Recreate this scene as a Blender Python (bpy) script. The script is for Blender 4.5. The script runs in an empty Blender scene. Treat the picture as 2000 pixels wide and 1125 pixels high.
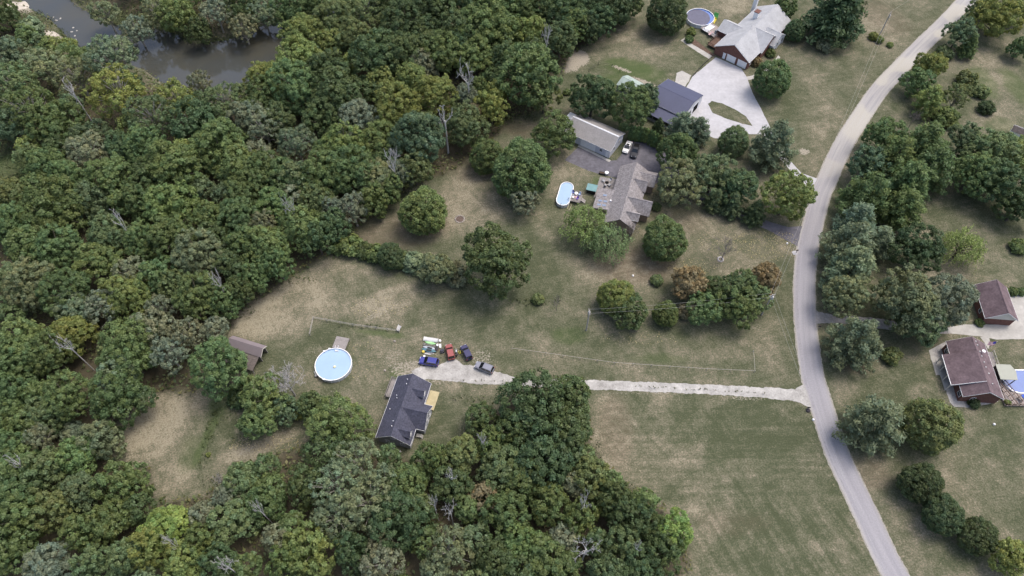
import bpy, bmesh, math, random
import numpy as np
from mathutils import Vector, Matrix

# ------------------------------------------------------------------ camera, sky, sun, exposure
scene = bpy.context.scene
F_PX, PITCH, HGT = 1370.0, math.radians(56), 150.0
cam_data = bpy.data.cameras.new('camera')
cam = bpy.data.objects.new('camera', cam_data)
scene.collection.objects.link(cam)
cam.location = (0, 0, HGT)
cam.rotation_euler = (math.radians(90) - PITCH, 0, 0)
cam_data.sensor_width = 36
cam_data.lens = 36 * F_PX / 2000
cam_data.clip_start = 1
cam_data.clip_end = 6000
scene.camera = cam

SUN_EL, SUN_AZ = math.radians(66), math.radians(60)      # azimuth clockwise from +Y
world = bpy.data.worlds.new('World')
scene.world = world
world.use_nodes = True
wn = world.node_tree.nodes
sky = wn.new('ShaderNodeTexSky')
sky.sky_type = 'NISHITA'
sky.sun_disc = False
sky.sun_elevation = SUN_EL
sky.sun_rotation = SUN_AZ
sky.dust_density = 5.0
sky.ozone_density = 0.6
sky.air_density = 0.9
wn['Background'].inputs['Strength'].default_value = 0.15
world.node_tree.links.new(sky.outputs['Color'], wn['Background'].inputs['Color'])

sd = bpy.data.lights.new('sun', 'SUN')
sd.energy = 0.8
sd.angle = math.radians(20)
sd.color = (1.0, 0.965, 0.92)
sun = bpy.data.objects.new('sun', sd)
scene.collection.objects.link(sun)
sdir = Vector((math.sin(SUN_AZ) * math.cos(SUN_EL), math.cos(SUN_AZ) * math.cos(SUN_EL), math.sin(SUN_EL)))
sun.rotation_euler = sdir.to_track_quat('Z', 'Y').to_euler()
sun.location = (0, 100, 200)

scene.view_settings.view_transform = 'Standard'
scene.view_settings.look = 'None'
scene.view_settings.gamma = 1
scene.view_settings.exposure = 0.72
scene.view_settings.use_curve_mapping = False
scene.cycles.max_bounces = 6
scene.cycles.diffuse_bounces = 4
scene.cycles.glossy_bounces = 2
scene.cycles.transmission_bounces = 2

rng = np.random.default_rng(11)
random.seed(11)
COL = scene.collection

# ------------------------------------------------------------------ site survey: photo point -> ground point
CP, SP = math.cos(PITCH), math.sin(PITCH)


def G(u, v, z=0.0):
    a, b = (u - 1000) / F_PX, (562.5 - v) / F_PX
    dy, dz = CP + b * SP, -SP + b * CP
    t = (z - HGT) / dz
    return (a * t, dy * t)


def mpp(u, v, z=0.0):
    """metres per photo pixel, across, at a ground point"""
    b = (562.5 - v) / F_PX
    return (z - HGT) / (-SP + b * CP) / F_PX


# ------------------------------------------------------------------ materials
MATS = {}


def pmat(name, col, rough=0.85, var=0.12, scale=1.5, spec=0.3, metal=0.0, bump=0.0, fine=None, col2=None):
    """principled material whose colour is broken up by two noises"""
    if name in MATS:
        return MATS[name]
    m = bpy.data.materials.new(name)
    m.use_nodes = True
    nt = m.node_tree
    N, L = nt.nodes, nt.links
    b = N['Principled BSDF']
    b.inputs['Roughness'].default_value = rough
    b.inputs['Metallic'].default_value = metal
    b.inputs['Specular IOR Level'].default_value = spec
    tc = N.new('ShaderNodeTexCoord')
    no = N.new('ShaderNodeTexNoise')
    no.inputs['Scale'].default_value = scale
    no.inputs['Detail'].default_value = 6
    no.inputs['Roughness'].default_value = 0.65
    L.new(tc.outputs['Object'], no.inputs['Vector'])
    rp = N.new('ShaderNodeValToRGB')
    c2 = col2 or col
    rp.color_ramp.elements[0].position = 0.32
    rp.color_ramp.elements[1].position = 0.68
    rp.color_ramp.elements[0].color = tuple(max(0, c * (1 - var)) for c in col) + (1,)
    rp.color_ramp.elements[1].color = tuple(min(1, c * (1 + var)) for c in c2) + (1,)
    L.new(no.outputs['Fac'], rp.inputs['Fac'])
    out = rp.outputs['Color']
    if fine:
        n2 = N.new('ShaderNodeTexNoise')
        n2.inputs['Scale'].default_value = fine[0]
        n2.inputs['Detail'].default_value = 3
        L.new(tc.outputs['Object'], n2.inputs['Vector'])
        mr = N.new('ShaderNodeMapRange')
        mr.inputs['From Min'].default_value = 0.3
        mr.inputs['From Max'].default_value = 0.7
        mr.inputs['To Min'].default_value = 1 - fine[1]
        mr.inputs['To Max'].default_value = 1 + fine[1]
        L.new(n2.outputs['Fac'], mr.inputs['Value'])
        mx = N.new('ShaderNodeVectorMath')
        mx.operation = 'SCALE'
        L.new(out, mx.inputs[0])
        L.new(mr.outputs['Result'], mx.inputs['Scale'])
        out = mx.outputs['Vector']
    L.new(out, b.inputs['Base Color'])
    if bump:
        bp = N.new('ShaderNodeBump')
        bp.inputs['Strength'].default_value = bump
        bp.inputs['Distance'].default_value = 0.1
        L.new(no.outputs['Fac'], bp.inputs['Height'])
        L.new(bp.outputs['Normal'], b.inputs['Normal'])
    MATS[name] = m
    return m


def leaf_material(name, transl=0.36):
    """leaf colour = the tree's own colour, varied leaf by leaf and clump by clump"""
    m = bpy.data.materials.new(name)
    m.use_nodes = True
    nt = m.node_tree
    N, L = nt.nodes, nt.links
    N.remove(N['Principled BSDF'])
    oi = N.new('ShaderNodeObjectInfo')
    at = N.new('ShaderNodeAttribute')
    at.attribute_name = 'tint'
    mx = N.new('ShaderNodeMix')
    mx.data_type = 'RGBA'
    mx.blend_type = 'MULTIPLY'
    mx.inputs['Factor'].default_value = 1
    L.new(oi.outputs['Color'], mx.inputs['A'])
    L.new(at.outputs['Color'], mx.inputs['B'])
    di = N.new('ShaderNodeBsdfDiffuse')
    tr = N.new('ShaderNodeBsdfTranslucent')
    gl = N.new('ShaderNodeBsdfGlossy')
    gl.inputs['Roughness'].default_value = 0.45
    gl.inputs['Color'].default_value = (0.55, 0.6, 0.6, 1)
    m1 = N.new('ShaderNodeMixShader')
    m1.inputs['Fac'].default_value = transl
    m2 = N.new('ShaderNodeMixShader')
    m2.inputs['Fac'].default_value = 0.025
    L.new(mx.outputs['Result'], di.inputs['Color'])
    L.new(mx.outputs['Result'], tr.inputs['Color'])
    L.new(di.outputs[0], m1.inputs[1])
    L.new(tr.outputs[0], m1.inputs[2])
    L.new(m1.outputs[0], m2.inputs[1])
    L.new(gl.outputs[0], m2.inputs[2])
    L.new(m2.outputs[0], N['Material Output'].inputs['Surface'])
    return m


LEAF = leaf_material('leaf')
BARK = pmat('bark', (0.11, 0.095, 0.08), 0.95, 0.3, 3)
BARK_PALE = pmat('pale_bark', (0.36, 0.34, 0.30), 0.9, 0.3, 2)
DEADWOOD = pmat('deadwood', (0.53, 0.515, 0.50), 0.9, 0.2, 2)
SILVERWOOD = pmat('silver_wood', (0.36, 0.35, 0.34), 0.9, 0.2, 2)
BARE_TWIG = pmat('bare_twig', (0.20, 0.18, 0.165), 0.95, 0.2, 2)

# ------------------------------------------------------------------ mesh helpers


class MB:
    def __init__(s):
        s.v, s.f = [], []

    def add(s, vs, fs):
        o = len(s.v)
        s.v += [tuple(p) for p in vs]
        s.f += [tuple(i + o for i in f) for f in fs]
        return s

    def box(s, x0, x1, y0, y1, z0, z1):
        return s.add([(x0, y0, z0), (x1, y0, z0), (x1, y1, z0), (x0, y1, z0), (x0, y0, z1), (x1, y0, z1), (x1, y1, z1), (x0, y1, z1)],
                     [(0, 3, 2, 1), (4, 5, 6, 7), (0, 1, 5, 4), (1, 2, 6, 5), (2, 3, 7, 6), (3, 0, 4, 7)])

    def prism(s, poly, axis, a, b):
        """polygon of 2D points extruded along an axis from a to b"""
        n = len(poly)

        def P(p, t):
            if axis == 'x':
                return (t, p[0], p[1])
            if axis == 'y':
                return (p[0], t, p[1])
            return (p[0], p[1], t)
        s.add([P(p, a) for p in poly] + [P(p, b) for p in poly],
              [tuple(range(n))[::-1], tuple(range(n, 2 * n))] + [(i, (i + 1) % n, n + (i + 1) % n, n + i) for i in range(n)])
        return s

    def hexa(s, bot, top):
        return s.add(list(bot) + list(top), [(3, 2, 1, 0), (4, 5, 6, 7), (0, 1, 5, 4), (1, 2, 6, 5), (2, 3, 7, 6), (3, 0, 4, 7)])

    def tube(s, pts, rad, n=6, cap=True):
        pts = [Vector(p) for p in pts]
        if not hasattr(rad, '__len__'):
            rad = [rad] * len(pts)
        o = len(s.v)
        for i, p in enumerate(pts):
            d = (pts[min(i + 1, len(pts) - 1)] - pts[max(i - 1, 0)])
            d = d.normalized() if d.length > 1e-6 else Vector((0, 0, 1))
            a = d.cross(Vector((0, 0, 1)) if abs(d.z) < 0.9 else Vector((1, 0, 0))).normalized()
            b = d.cross(a)
            for k in range(n):
                t = 2 * math.pi * k / n
                q = p + (a * math.cos(t) + b * math.sin(t)) * rad[i]
                s.v.append(tuple(q))
        for i in range(len(pts) - 1):
            for k in range(n):
                s.f.append((o + i * n + k, o + i * n + (k + 1) % n, o + (i + 1) * n + (k + 1) % n, o + (i + 1) * n + k))
        if cap:
            s.f.append(tuple(o + k for k in range(n))[::-1])
            s.f.append(tuple(o + (len(pts) - 1) * n + k for k in range(n)))
        return s

    def lathe(s, prof, cx=0, cy=0, n=24):
        """profile of (radius, z) swept round the vertical"""
        o = len(s.v)
        for r, z in prof:
            for k in range(n):
                t = 2 * math.pi * k / n
                s.v.append((cx + r * math.cos(t), cy + r * math.sin(t), z))
        for i in range(len(prof) - 1):
            for k in range(n):
                s.f.append((o + i * n + k, o + i * n + (k + 1) % n, o + (i + 1) * n + (k + 1) % n, o + (i + 1) * n + k))
        return s

    def disc(s, r, z, cx=0, cy=0, n=24):
        o = len(s.v)
        for k in range(n):
            t = 2 * math.pi * k / n
            s.v.append((cx + r * math.cos(t), cy + r * math.sin(t), z))
        s.f.append(tuple(range(o, o + n)))
        return s

    def mesh(s, name, mat):
        me = bpy.data.meshes.new(name)
        me.from_pydata(s.v, [], s.f)
        me.materials.append(mat)
        me.update()
        return me

    def build(s, name, mat, parent=None, smooth=False, bevel=0):
        me = s.mesh(name, mat)
        if smooth:
            me.polygons.foreach_set('use_smooth', [True] * len(me.polygons))
        o = bpy.data.objects.new(name, me)
        COL.objects.link(o)
        if parent:
            o.parent = parent
        if bevel:
            md = o.modifiers.new('bevel', 'BEVEL')
            md.width = bevel
            md.segments = 2
        return o


def tag(o, label, cat, group=None):
    o['label'] = label
    o['category'] = cat
    if group:
        o['group'] = group
    return o


def empty(name, loc, rz=0.0, label=None, cat=None, group=None):
    o = bpy.data.objects.new(name, None)
    o.empty_display_size = 0.3
    COL.objects.link(o)
    o.location = loc
    o.rotation_euler = (0, 0, rz)
    if label:
        tag(o, label, cat, group)
    return o


def structure(o):
    o['kind'] = 'structure'
    return o


def at(u, v, z=0.0):
    x, y = G(u, v, z)
    return (x, y, z)


def wp(pts, z=0.0):
    return [G(u, v, z) for u, v in pts]


def densify(poly, step, jit, closed=True, seed=1):
    r = random.Random(seed)
    out = []
    n = len(poly)
    ph = [r.uniform(0, 6.28) for _ in range(4)]
    run = 0.0
    for i in range(n if closed else n - 1):
        a, b = Vector(poly[i]), Vector(poly[(i + 1) % n])
        k = max(1, int((b - a).length / step))
        d = (b - a).normalized() if (b - a).length > 0 else Vector((1, 0))
        nrm = Vector((-d.y, d.x))
        for j in range(k):
            t = run + (b - a).length * j / k
            w = .55 * math.sin(t * .9 + ph[0]) + .45 * math.sin(t * 2.3 + ph[1]) + .35 * math.sin(t * 4.1 + ph[2]) + r.gauss(0, .35)
            p = a.lerp(b, j / k) + nrm * jit * w
            out.append((p.x, p.y))
        run += (b - a).length
    return out


def smooth_path(pts, sub=6):
    """Catmull-Rom through points"""
    P = [Vector(p) for p in pts]
    out = []
    for i in range(len(P) - 1):
        p0, p1, p2, p3 = P[max(i - 1, 0)], P[i], P[i + 1], P[min(i + 2, len(P) - 1)]
        for k in range(sub):
            t = k / sub
            q = 0.5 * ((2 * p1) + (p2 - p0) * t + (2 * p0 - 5 * p1 + 4 * p2 - p3) * t * t + (3 * p1 - p0 - 3 * p2 + p3) * t ** 3)
            out.append(q)
    out.append(P[-1])
    return out


def sheet(name, poly, z, mat, holes=()):
    """a flat ground sheet with an arbitrary outline"""
    bm = bmesh.new()
    vs = [bm.verts.new((p[0], p[1], z)) for p in poly]
    es = [bm.edges.new((vs[i], vs[(i + 1) % len(vs)])) for i in range(len(vs))]
    for h in holes:
        hv = [bm.verts.new((p[0], p[1], z)) for p in h]
        es += [bm.edges.new((hv[i], hv[(i + 1) % len(hv)])) for i in range(len(hv))]
    bmesh.ops.triangle_fill(bm, use_beauty=True, edges=es, normal=(0, 0, 1))
    bmesh.ops.recalc_face_normals(bm, faces=bm.faces)
    for f in bm.faces:
        if f.normal.z < 0:
            f.normal_flip()
    me = bpy.data.meshes.new(name)
    bm.to_mesh(me)
    bm.free()
    me.materials.append(mat)
    o = bpy.data.objects.new(name, me)
    COL.objects.link(o)
    return o


# ------------------------------------------------------------------ numpy noise and masks
def vnoise(x, y, cell, seed):
    r = np.random.default_rng(seed)
    T = r.random((256, 256))
    fx, fy = x / cell + 1000, y / cell + 1000
    ix, iy = np.floor(fx).astype(int), np.floor(fy).astype(int)
    tx, ty = fx - ix, fy - iy
    tx, ty = tx * tx * (3 - 2 * tx), ty * ty * (3 - 2 * ty)
    g = lambda a, b: T[a % 256, b % 256]
    return (g(ix, iy) * (1 - tx) + g(ix + 1, iy) * tx) * (1 - ty) + (g(ix, iy + 1) * (1 - tx) + g(ix + 1, iy + 1) * tx) * ty


def fbm(x, y, cell, seed, octs=4):
    s, a, w = 0, 1, 0
    for k in range(octs):
        s = s + a * vnoise(x, y, cell / 2 ** k, seed + k)
        w += a
        a *= 0.55
    return s / w


def sdist(x, y, poly):
    """signed distance, negative inside"""
    d = np.full(x.shape, 1e9)
    ins = np.zeros(x.shape, bool)
    n = len(poly)
    for i in range(n):
        ax, ay = poly[i]
        bx, by = poly[(i + 1) % n]
        ex, ey = bx - ax, by - ay
        t = np.clip(((x - ax) * ex + (y - ay) * ey) / (ex * ex + ey * ey + 1e-9), 0, 1)
        d = np.minimum(d, np.hypot(x - ax - t * ex, y - ay - t * ey))
        c = ((ay > y) != (by > y)) & (x < (bx - ax) * (y - ay) / (by - ay + 1e-12) + ax)
        ins ^= c
    return np.where(ins, -d, d)


def sstep(a, b, t):
    t = np.clip((t - a) / (b - a), 0, 1)
    return t * t * (3 - 2 * t)


# ------------------------------------------------------------------ site outlines (photo survey)
WOODS = wp([(1262, -40), (1225, 30), (1150, 85), (1110, 110), (1090, 165), (1060, 215), (1000, 235), (940, 290), (880, 335), (820, 358),
            (760, 400), (690, 452), (665, 475), (640, 500), (560, 545), (500, 588), (455, 620), (440, 665), (400, 690), (395, 740), (380, 770),
            (340, 765), (300, 765), (240, 805), (212, 850), (218, 905), (290, 915), (298, 980), (400, 972), (440, 948), (470, 918), (520, 898),
            (565, 882), (610, 872), (690, 885), (780, 897), (850, 905), (900, 850), (960, 800), (1010, 765), (1080, 770), (1140, 775), (1150, 850),
            (1160, 890), (1230, 955), (1290, 985), (1335, 1040), (1345, 1100), (1335, 1190), (-90, 1190), (-90, -60), (600, -60)])
RIVER = wp([(20, -30), (55, 5), (110, 35), (135, 62), (160, 95), (190, 112), (240, 112), (290, 130), (330, 160), (370, 178), (430, 180), (490, 165),
            (520, 125), (545, 95), (590, 70), (640, 50), (680, 25), (720, -30), (650, -30), (655, 8), (610, 30), (560, 42), (500, 62), (470, 78), (440, 85), (380, 93),
            (355, 82), (330, 70), (300, 62), (272, 76), (232, 78), (222, 55), (190, 42), (150, 22), (120, 0), (110, -30)], -2.6)
RIVER_Z = -2.6


def terrain(x, y):
    x = np.asarray(x, float)
    y = np.asarray(y, float)
    d = sdist(x, y, RIVER)
    z = -3.3 * (1 - sstep(-1.5, 10, d))
    return z


def tz(x, y):
    return float(terrain(np.array([x]), np.array([y]))[0])


# ------------------------------------------------------------------ ground
def make_ground():
    step = 0.8
    far = [60, 90, 140, 220, 380, 700, 1300, 2200]
    xs = np.arange(-215, 215.01, step)
    ys = np.arange(5, 270.01, step)
    xs = np.concatenate([xs[0] - np.array(far[::-1]), xs, xs[-1] + np.array(far)])
    ys = np.concatenate([ys[0] - np.array(far[::-1]), ys, ys[-1] + np.array(far)])
    X, Y = np.meshgrid(xs, ys)
    nx, ny = len(xs), len(ys)
    X, Y = X.ravel(), Y.ravel()
    Z = terrain(X, Y)
    dw = sdist(X, Y, WOODS)
    wob = (fbm(X, Y, 5, 90, 3) - 0.5) * 3.5
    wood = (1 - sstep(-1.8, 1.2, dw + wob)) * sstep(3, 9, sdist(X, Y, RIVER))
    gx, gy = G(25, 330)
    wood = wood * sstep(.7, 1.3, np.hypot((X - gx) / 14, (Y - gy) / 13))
    # base dryness
    n1 = fbm(X, Y, 28, 3, 4)
    n2 = fbm(X, Y, 7, 13, 4)
    n3 = fbm(X, Y, 2.6, 33, 3)
    dry = 0.385 + (n1 - 0.5) * 0.5 + (n2 - 0.5) * 0.6 + (n3 - 0.5) * 0.75
    lush = np.zeros_like(X)
    dirt = np.zeros_like(X)
    red = np.zeros_like(X)

    def blob(u, v, ru, rv, rot=0):
        cx, cy = G(u, v)
        s = mpp(u, v)
        y2 = G(u, v - 1)[1]
        ax, ay = ru * s, rv * (y2 - cy)
        dx, dy = X - cx, Y - cy
        c, q = math.cos(rot), math.sin(rot)
        dx, dy = dx * c + dy * q, -dx * q + dy * c
        rr = np.sqrt((dx / ax) ** 2 + (dy / ay) ** 2) + (n2 - 0.5) * 0.55 + (n3 - .5) * 0.35
        return 1 - sstep(0.55, 1.1, rr)
    # dry areas  (u, v, ru, rv, rot, amount)
    for u, v, ru, rv, rot, a in [
            (560, 600, 120, 60, .25, .5), (480, 640, 60, 45, 0, .45), (760, 590, 70, 35, .5, .4), (640, 520, 60, 16, 0, .35),
            (300, 835, 70, 80, 0, .85), (335, 935, 50, 40, 0, .5), (520, 868, 75, 16, .45, .7), (450, 890, 40, 20, .3, .5), (370, 790, 40, 30, 0, .35),
            (800, 450, 110, 40, .2, .3), (900, 400, 60, 60, 0, .25), (930, 330, 50, 30, .6, .3),
            (1220, 530, 110, 45, 0, .3), (1340, 430, 70, 30, 0, .25), (1130, 520, 60, 20, -.5, .3), (1080, 440, 60, 30, -.5, .25),
            (1195, 850, 45, 100, 0, .34), (1360, 1010, 90, 40, 0, .22), (1180, 790, 50, 20, 0, .25),
            (1620, 250, 60, 110, 0, .3), (1720, 60, 60, 70, .5, .45), (1580, 330, 30, 40, 0, .3), (1500, 690, 30, 70, 0, .3), (1300, 690, 150, 16, 0, .3),
            (1230, 80, 90, 60, .6, .4), (1420, 10, 60, 20, 0, .45), (1900, 130, 70, 60, .4, .45), (1940, 235, 60, 30, .3, .5), (1950, 140, 50, 40, 0, .2),
            (1700, 920, 60, 45, .3, .5), (1780, 1010, 40, 60, .9, .35), (1650, 800, 20, 70, 0, .3), (1880, 930, 70, 60, 0, .15), (1930, 480, 50, 40, 0, .25),
            (1120, 330, 40, 40, 0, .35), (1090, 350, 20, 60, 0, .3), (1440, 520, 60, 40, 0, .3), (1530, 480, 30, 25, 0, .3), (900, 690, 40, 25, 0, .2),
            (760, 680, 40, 40, 0, .3), (700, 640, 40, 20, 0, .25), (700, 770, 40, 30, 0, .3), (590, 720, 25, 30, 0, .3), (960, 760, 60, 16, 0, .25)]:
        dry += .62 * a * blob(u, v, ru, rv, rot)
    for u, v, ru, rv, rot, a in [
            (900, 620, 90, 40, .2, .35), (1060, 560, 60, 60, -.4, .35), (1200, 680, 120, 30, 0, .25), (1080, 640, 60, 25, 0, .35), (700, 560, 80, 25, .3, .3),
            (1450, 830, 200, 60, 0, .4), (1500, 950, 160, 120, 0, .3), (1520, 1100, 160, 70, 0, .15), (420, 850, 35, 60, 0, .5), (1330, 640, 100, 20, 0, .15),
            (1850, 740, 80, 60, 0, .25), (1930, 880, 90, 60, 0, .35), (1860, 1080, 100, 40, 0, .3), (1820, 420, 60, 50, 0, .3),
            (1560, 200, 40, 80, 0, .2), (730, 620, 60, 25, 0, .3), (660, 650, 60, 25, 0, .25), (880, 790, 60, 40, 0, .3), (1040, 480, 30, 60, 0, .25),
            (1420, 715, 40, 28, 0, .45), (1560, 690, 20, 60, 0, .3), (1000, 690, 60, 20, .1, .25), (1740, 780, 60, 60, 0, .3)]:
        dry -= .55 * a * blob(u, v, ru, rv, rot)
    for u, v, ru, rv, rot, a in [(1235, 135, 70, 22, -.4, .85), (1200, 160, 35, 18, -.4, .7), (430, 790, 25, 30, 0, .6), (405, 850, 10, 90, -.2, .6), (1920, 160, 30, 35, 0, .6), (1985, 170, 25, 40, 0, .6),
                                 (740, 650, 60, 8, -.15, .7), (1110, 655, 40, 20, 0, .5), (775, 735, 14, 14, 0, .8), (1290, 700, 60, 10, 0, .35), (1165, 360, 12, 18, 0, .7),
                                 (30, 330, 60, 50, 0, .7), (300, 20, 120, 26, 0, .7), (150, 45, 40, 22, 0, .7), (1960, 245, 40, 20, 0, .4), (370, 890, 30, 50, 0, .3), (420, 80, 60, 16, .2, .7), (580, 20, 70, 20, .3, .7)]:
        lush = np.maximum(lush, a * blob(u, v, ru, rv, rot))
    for u, v, ru, rv, rot, a in [(1120, 118, 45, 22, .75, .9), (800, 720, 40, 22, .2, .6), (860, 742, 60, 14, 0, .5), (770, 700, 25, 25, 0, .45),
                                 (940, 700, 30, 22, 0, .5), (880, 718, 40, 20, 0, .55), (1215, 135, 30, 4, -.55, .8), (1255, 160, 40, 6, -.55, .9), (95, 68, 22, 10, 0, 1), (35, 12, 22, 16, .5, 1), (190, 140, 22, 9, 0, 1),
                                 (145, 66, 10, 14, 0, .8), (1480, 640, 20, 12, 0, .4), (480, 880, 30, 14, .4, .45), (550, 845, 40, 10, .4, .4), (740, 610, 50, 12, .6, .45), (1310, 158, 20, 10, -.5, .4),
                                 (1030, 768, 60, 8, 0, .5), (1250, 768, 110, 4, 0, .5), (1440, 777, 80, 5, 0, .5), (660, 770, 40, 18, 0, .3), (1570, 296, 14, 8, 0, .8), (620, 690, 20, 20, 0, .35)]:
        dirt = np.maximum(dirt, a * blob(u, v, ru, rv, rot))
    for u, v, ru, rv, rot, a in [(790, 450, 110, 40, .2, .7), (1240, 520, 90, 40, 0, .8), (1320, 430, 60, 30, 0, .5), (700, 465, 60, 14, .3, .7), (930, 325, 60, 40, .6, .5), (1170, 60, 60, 20, .8, .6),
                                 (1720, 30, 50, 50, .5, .5), (1700, 930, 50, 40, .3, .6), (1200, 840, 40, 90, 0, .5), (1420, 1020, 80, 30, 0, .3), (1500, 120, 40, 60, 0, .3), (1020, 250, 40, 20, 0, .7), (1680, 720, 50, 14, 0, .5)]:
        red = np.maximum(red, a * blob(u, v, ru, rv, rot))
    for pl, a in (([(452, 650), (470, 606), (560, 548), (640, 506), (735, 522), (822, 548), (803, 606), (784, 638), (700, 628), (614, 616), (604, 655), (545, 684), (505, 664)], .26),
                  ([(1000, 300), (1060, 340), (1040, 430), (1100, 470), (1150, 540), (1130, 560), (1060, 470), (1000, 430), (900, 470), (700, 468), (760, 420), (880, 345)], .16),
                  ([(1180, 500), (1250, 470), (1400, 410), (1480, 450), (1400, 480), (1330, 540), (1200, 560), (1100, 560)], .16)):
        dry += a * (1 - sstep(-1.2, 1.2, sdist(X, Y, wp(pl)) + (n3 - .5) * 3))
    for pl in ([(1000, 678), (1200, 706), (1470, 722), (1470, 732), (1200, 717), (1000, 690), (900, 676), (900, 668)],):
        dry += .22 * (1 - sstep(-.8, .8, sdist(X, Y, wp(pl)) + (n3 - .5) * 2))
    # stripes left by mowing: a mask for rows along the road, one for rows along the drive
    fld = wp([(1160, 775), (1570, 790), (1640, 930), (1730, 1125), (1760, 1190), (1330, 1190), (1340, 1050), (1230, 950)])
    sA = (1 - sstep(-4, 2, sdist(X, Y, fld)))
    y_mid = G(1400, 950)[1]
    rowA = sA * (1 - sstep(-6, 6, Y - y_mid + (n1 - .5) * 20))
    rowB = sA * sstep(-6, 6, Y - y_mid + (n1 - .5) * 20)
    me = bpy.data.meshes.new('ground')
    nv = nx * ny
    me.vertices.add(nv)
    me.vertices.foreach_set('co', np.column_stack([X, Y, Z]).ravel().astype(np.float32))
    i, j = np.meshgrid(np.arange(nx - 1), np.arange(ny - 1))
    a = (j * nx + i).ravel()
    quads = np.column_stack([a, a + 1, a + nx + 1, a + nx]).astype(np.int32)
    nq = len(quads)
    me.loops.add(nq * 4)
    me.loops.foreach_set('vertex_index', quads.ravel())
    me.polygons.add(nq)
    me.polygons.foreach_set('loop_start', np.arange(nq, dtype=np.int32) * 4)
    me.update(calc_edges=True)
    ca = me.color_attributes.new('cover', 'FLOAT_COLOR', 'POINT')
    ca.data.foreach_set('color', np.column_stack([np.clip(dry, 0, 1), lush, dirt, np.ones(nv)]).ravel().astype(np.float32))
    cb = me.color_attributes.new('cover2', 'FLOAT_COLOR', 'POINT')
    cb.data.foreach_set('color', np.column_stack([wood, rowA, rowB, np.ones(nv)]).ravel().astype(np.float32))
    cc = me.attributes.new('russet', 'FLOAT', 'POINT')
    cc.data.foreach_set('value', red.astype(np.float32))
    o = bpy.data.objects.new('ground', me)
    COL.objects.link(o)
    structure(o)
    # ---- material
    m = bpy.data.materials.new('grassland')
    m.use_nodes = True
    nt = m.node_tree
    N, L = nt.nodes, nt.links
    b = N['Principled BSDF']
    b.inputs['Roughness'].default_value = 0.95
    b.inputs['Specular IOR Level'].default_value = 0.1
    geo = N.new('ShaderNodeNewGeometry')

    def noise(scale, detail=4, rough=0.6, vec=None, dist=0):
        n = N.new('ShaderNodeTexNoise')
        n.inputs['Scale'].default_value = scale
        n.inputs['Detail'].default_value = detail
        n.inputs['Roughness'].default_value = rough
        n.inputs['Distortion'].default_value = dist
        L.new(vec or geo.outputs['Position'], n.inputs['Vector'])
        return n.outputs['Fac']

    def math_(op, a, b_=None, c=None):
        n = N.new('ShaderNodeMath')
        n.operation = op
        for k, q in enumerate((a, b_, c)):
            if q is None:
                continue
            if isinstance(q, (int, float)):
                n.inputs[k].default_value = q
            else:
                L.new(q, n.inputs[k])
        return n.outputs[0]

    def mrange(x, a, b_, c, d, clamp=True):
        n = N.new('ShaderNodeMapRange')
        n.clamp = clamp
        L.new(x, n.inputs['Value'])
        for k, q in zip(('From Min', 'From Max', 'To Min', 'To Max'), (a, b_, c, d)):
            n.inputs[k].default_value = q
        return n.outputs['Result']

    def mixc(f, a, b_):
        n = N.new('ShaderNodeMix')
        n.data_type = 'RGBA'
        if isinstance(f, (int, float)):
            n.inputs['Factor'].default_value = f
        else:
            L.new(f, n.inputs['Factor'])
        for s_, q in (('A', a), ('B', b_)):
            if isinstance(q, tuple):
                n.inputs[s_].default_value = q + (1,)
            else:
                L.new(q, n.inputs[s_])
        return n.outputs['Result']
    A1 = N.new('ShaderNodeAttribute'); A1.attribute_name = 'cover'
    A2 = N.new('ShaderNodeAttribute'); A2.attribute_name = 'cover2'
    A3 = N.new('ShaderNodeAttribute'); A3.attribute_name = 'russet'
    s1 = N.new('ShaderNodeSeparateColor'); L.new(A1.outputs['Color'], s1.inputs[0])
    s2 = N.new('ShaderNodeSeparateColor'); L.new(A2.outputs['Color'], s2.inputs[0])
    dryv, lushv, dirtv = s1.outputs[0], s1.outputs[1], s1.outputs[2]
    woodv, rA, rB = s2.outputs[0], s2.outputs[1], s2.outputs[2]
    fine = noise(2.6, 5, 0.75)
    mid = noise(0.7, 4, 0.65)
    # mowing rows
    mpA = N.new('ShaderNodeMapping')
    mpA.inputs['Rotation'].default_value = (0, 0, math.radians(-24))
    L.new(geo.outputs['Position'], mpA.inputs['Vector'])
    mpA2 = N.new('ShaderNodeMapping')
    mpA2.inputs['Scale'].default_value = (0.85, 0.03, 1)
    L.new(mpA.outputs[0], mpA2.inputs['Vector'])
    stA = noise(1.0, 2, 0.5, mpA2.outputs[0])
    mpB2 = N.new('ShaderNodeMapping')
    mpB2.inputs['Scale'].default_value = (0.03, 0.9, 1)
    mpB2.inputs['Rotation'].default_value = (0, 0, math.radians(3))
    L.new(geo.outputs['Position'], mpB2.inputs['Vector'])
    stB = noise(1.0, 2, 0.5, mpB2.outputs[0])
    d = math_('ADD', dryv, mrange(fine, 0.25, 0.75, -0.62, 0.62, False))
    d = math_('ADD', d, mrange(mid, 0.3, 0.7, -0.2, 0.2, False))
    d = math_('ADD', d, math_('MULTIPLY', rA, mrange(stA, 0.35, 0.65, -0.17, 0.17)))
    d = math_('ADD', d, math_('MULTIPLY', rB, mrange(stB, 0.35, 0.65, -0.12, 0.12)))
    wide = noise(0.035, 2, 0.5)
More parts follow.
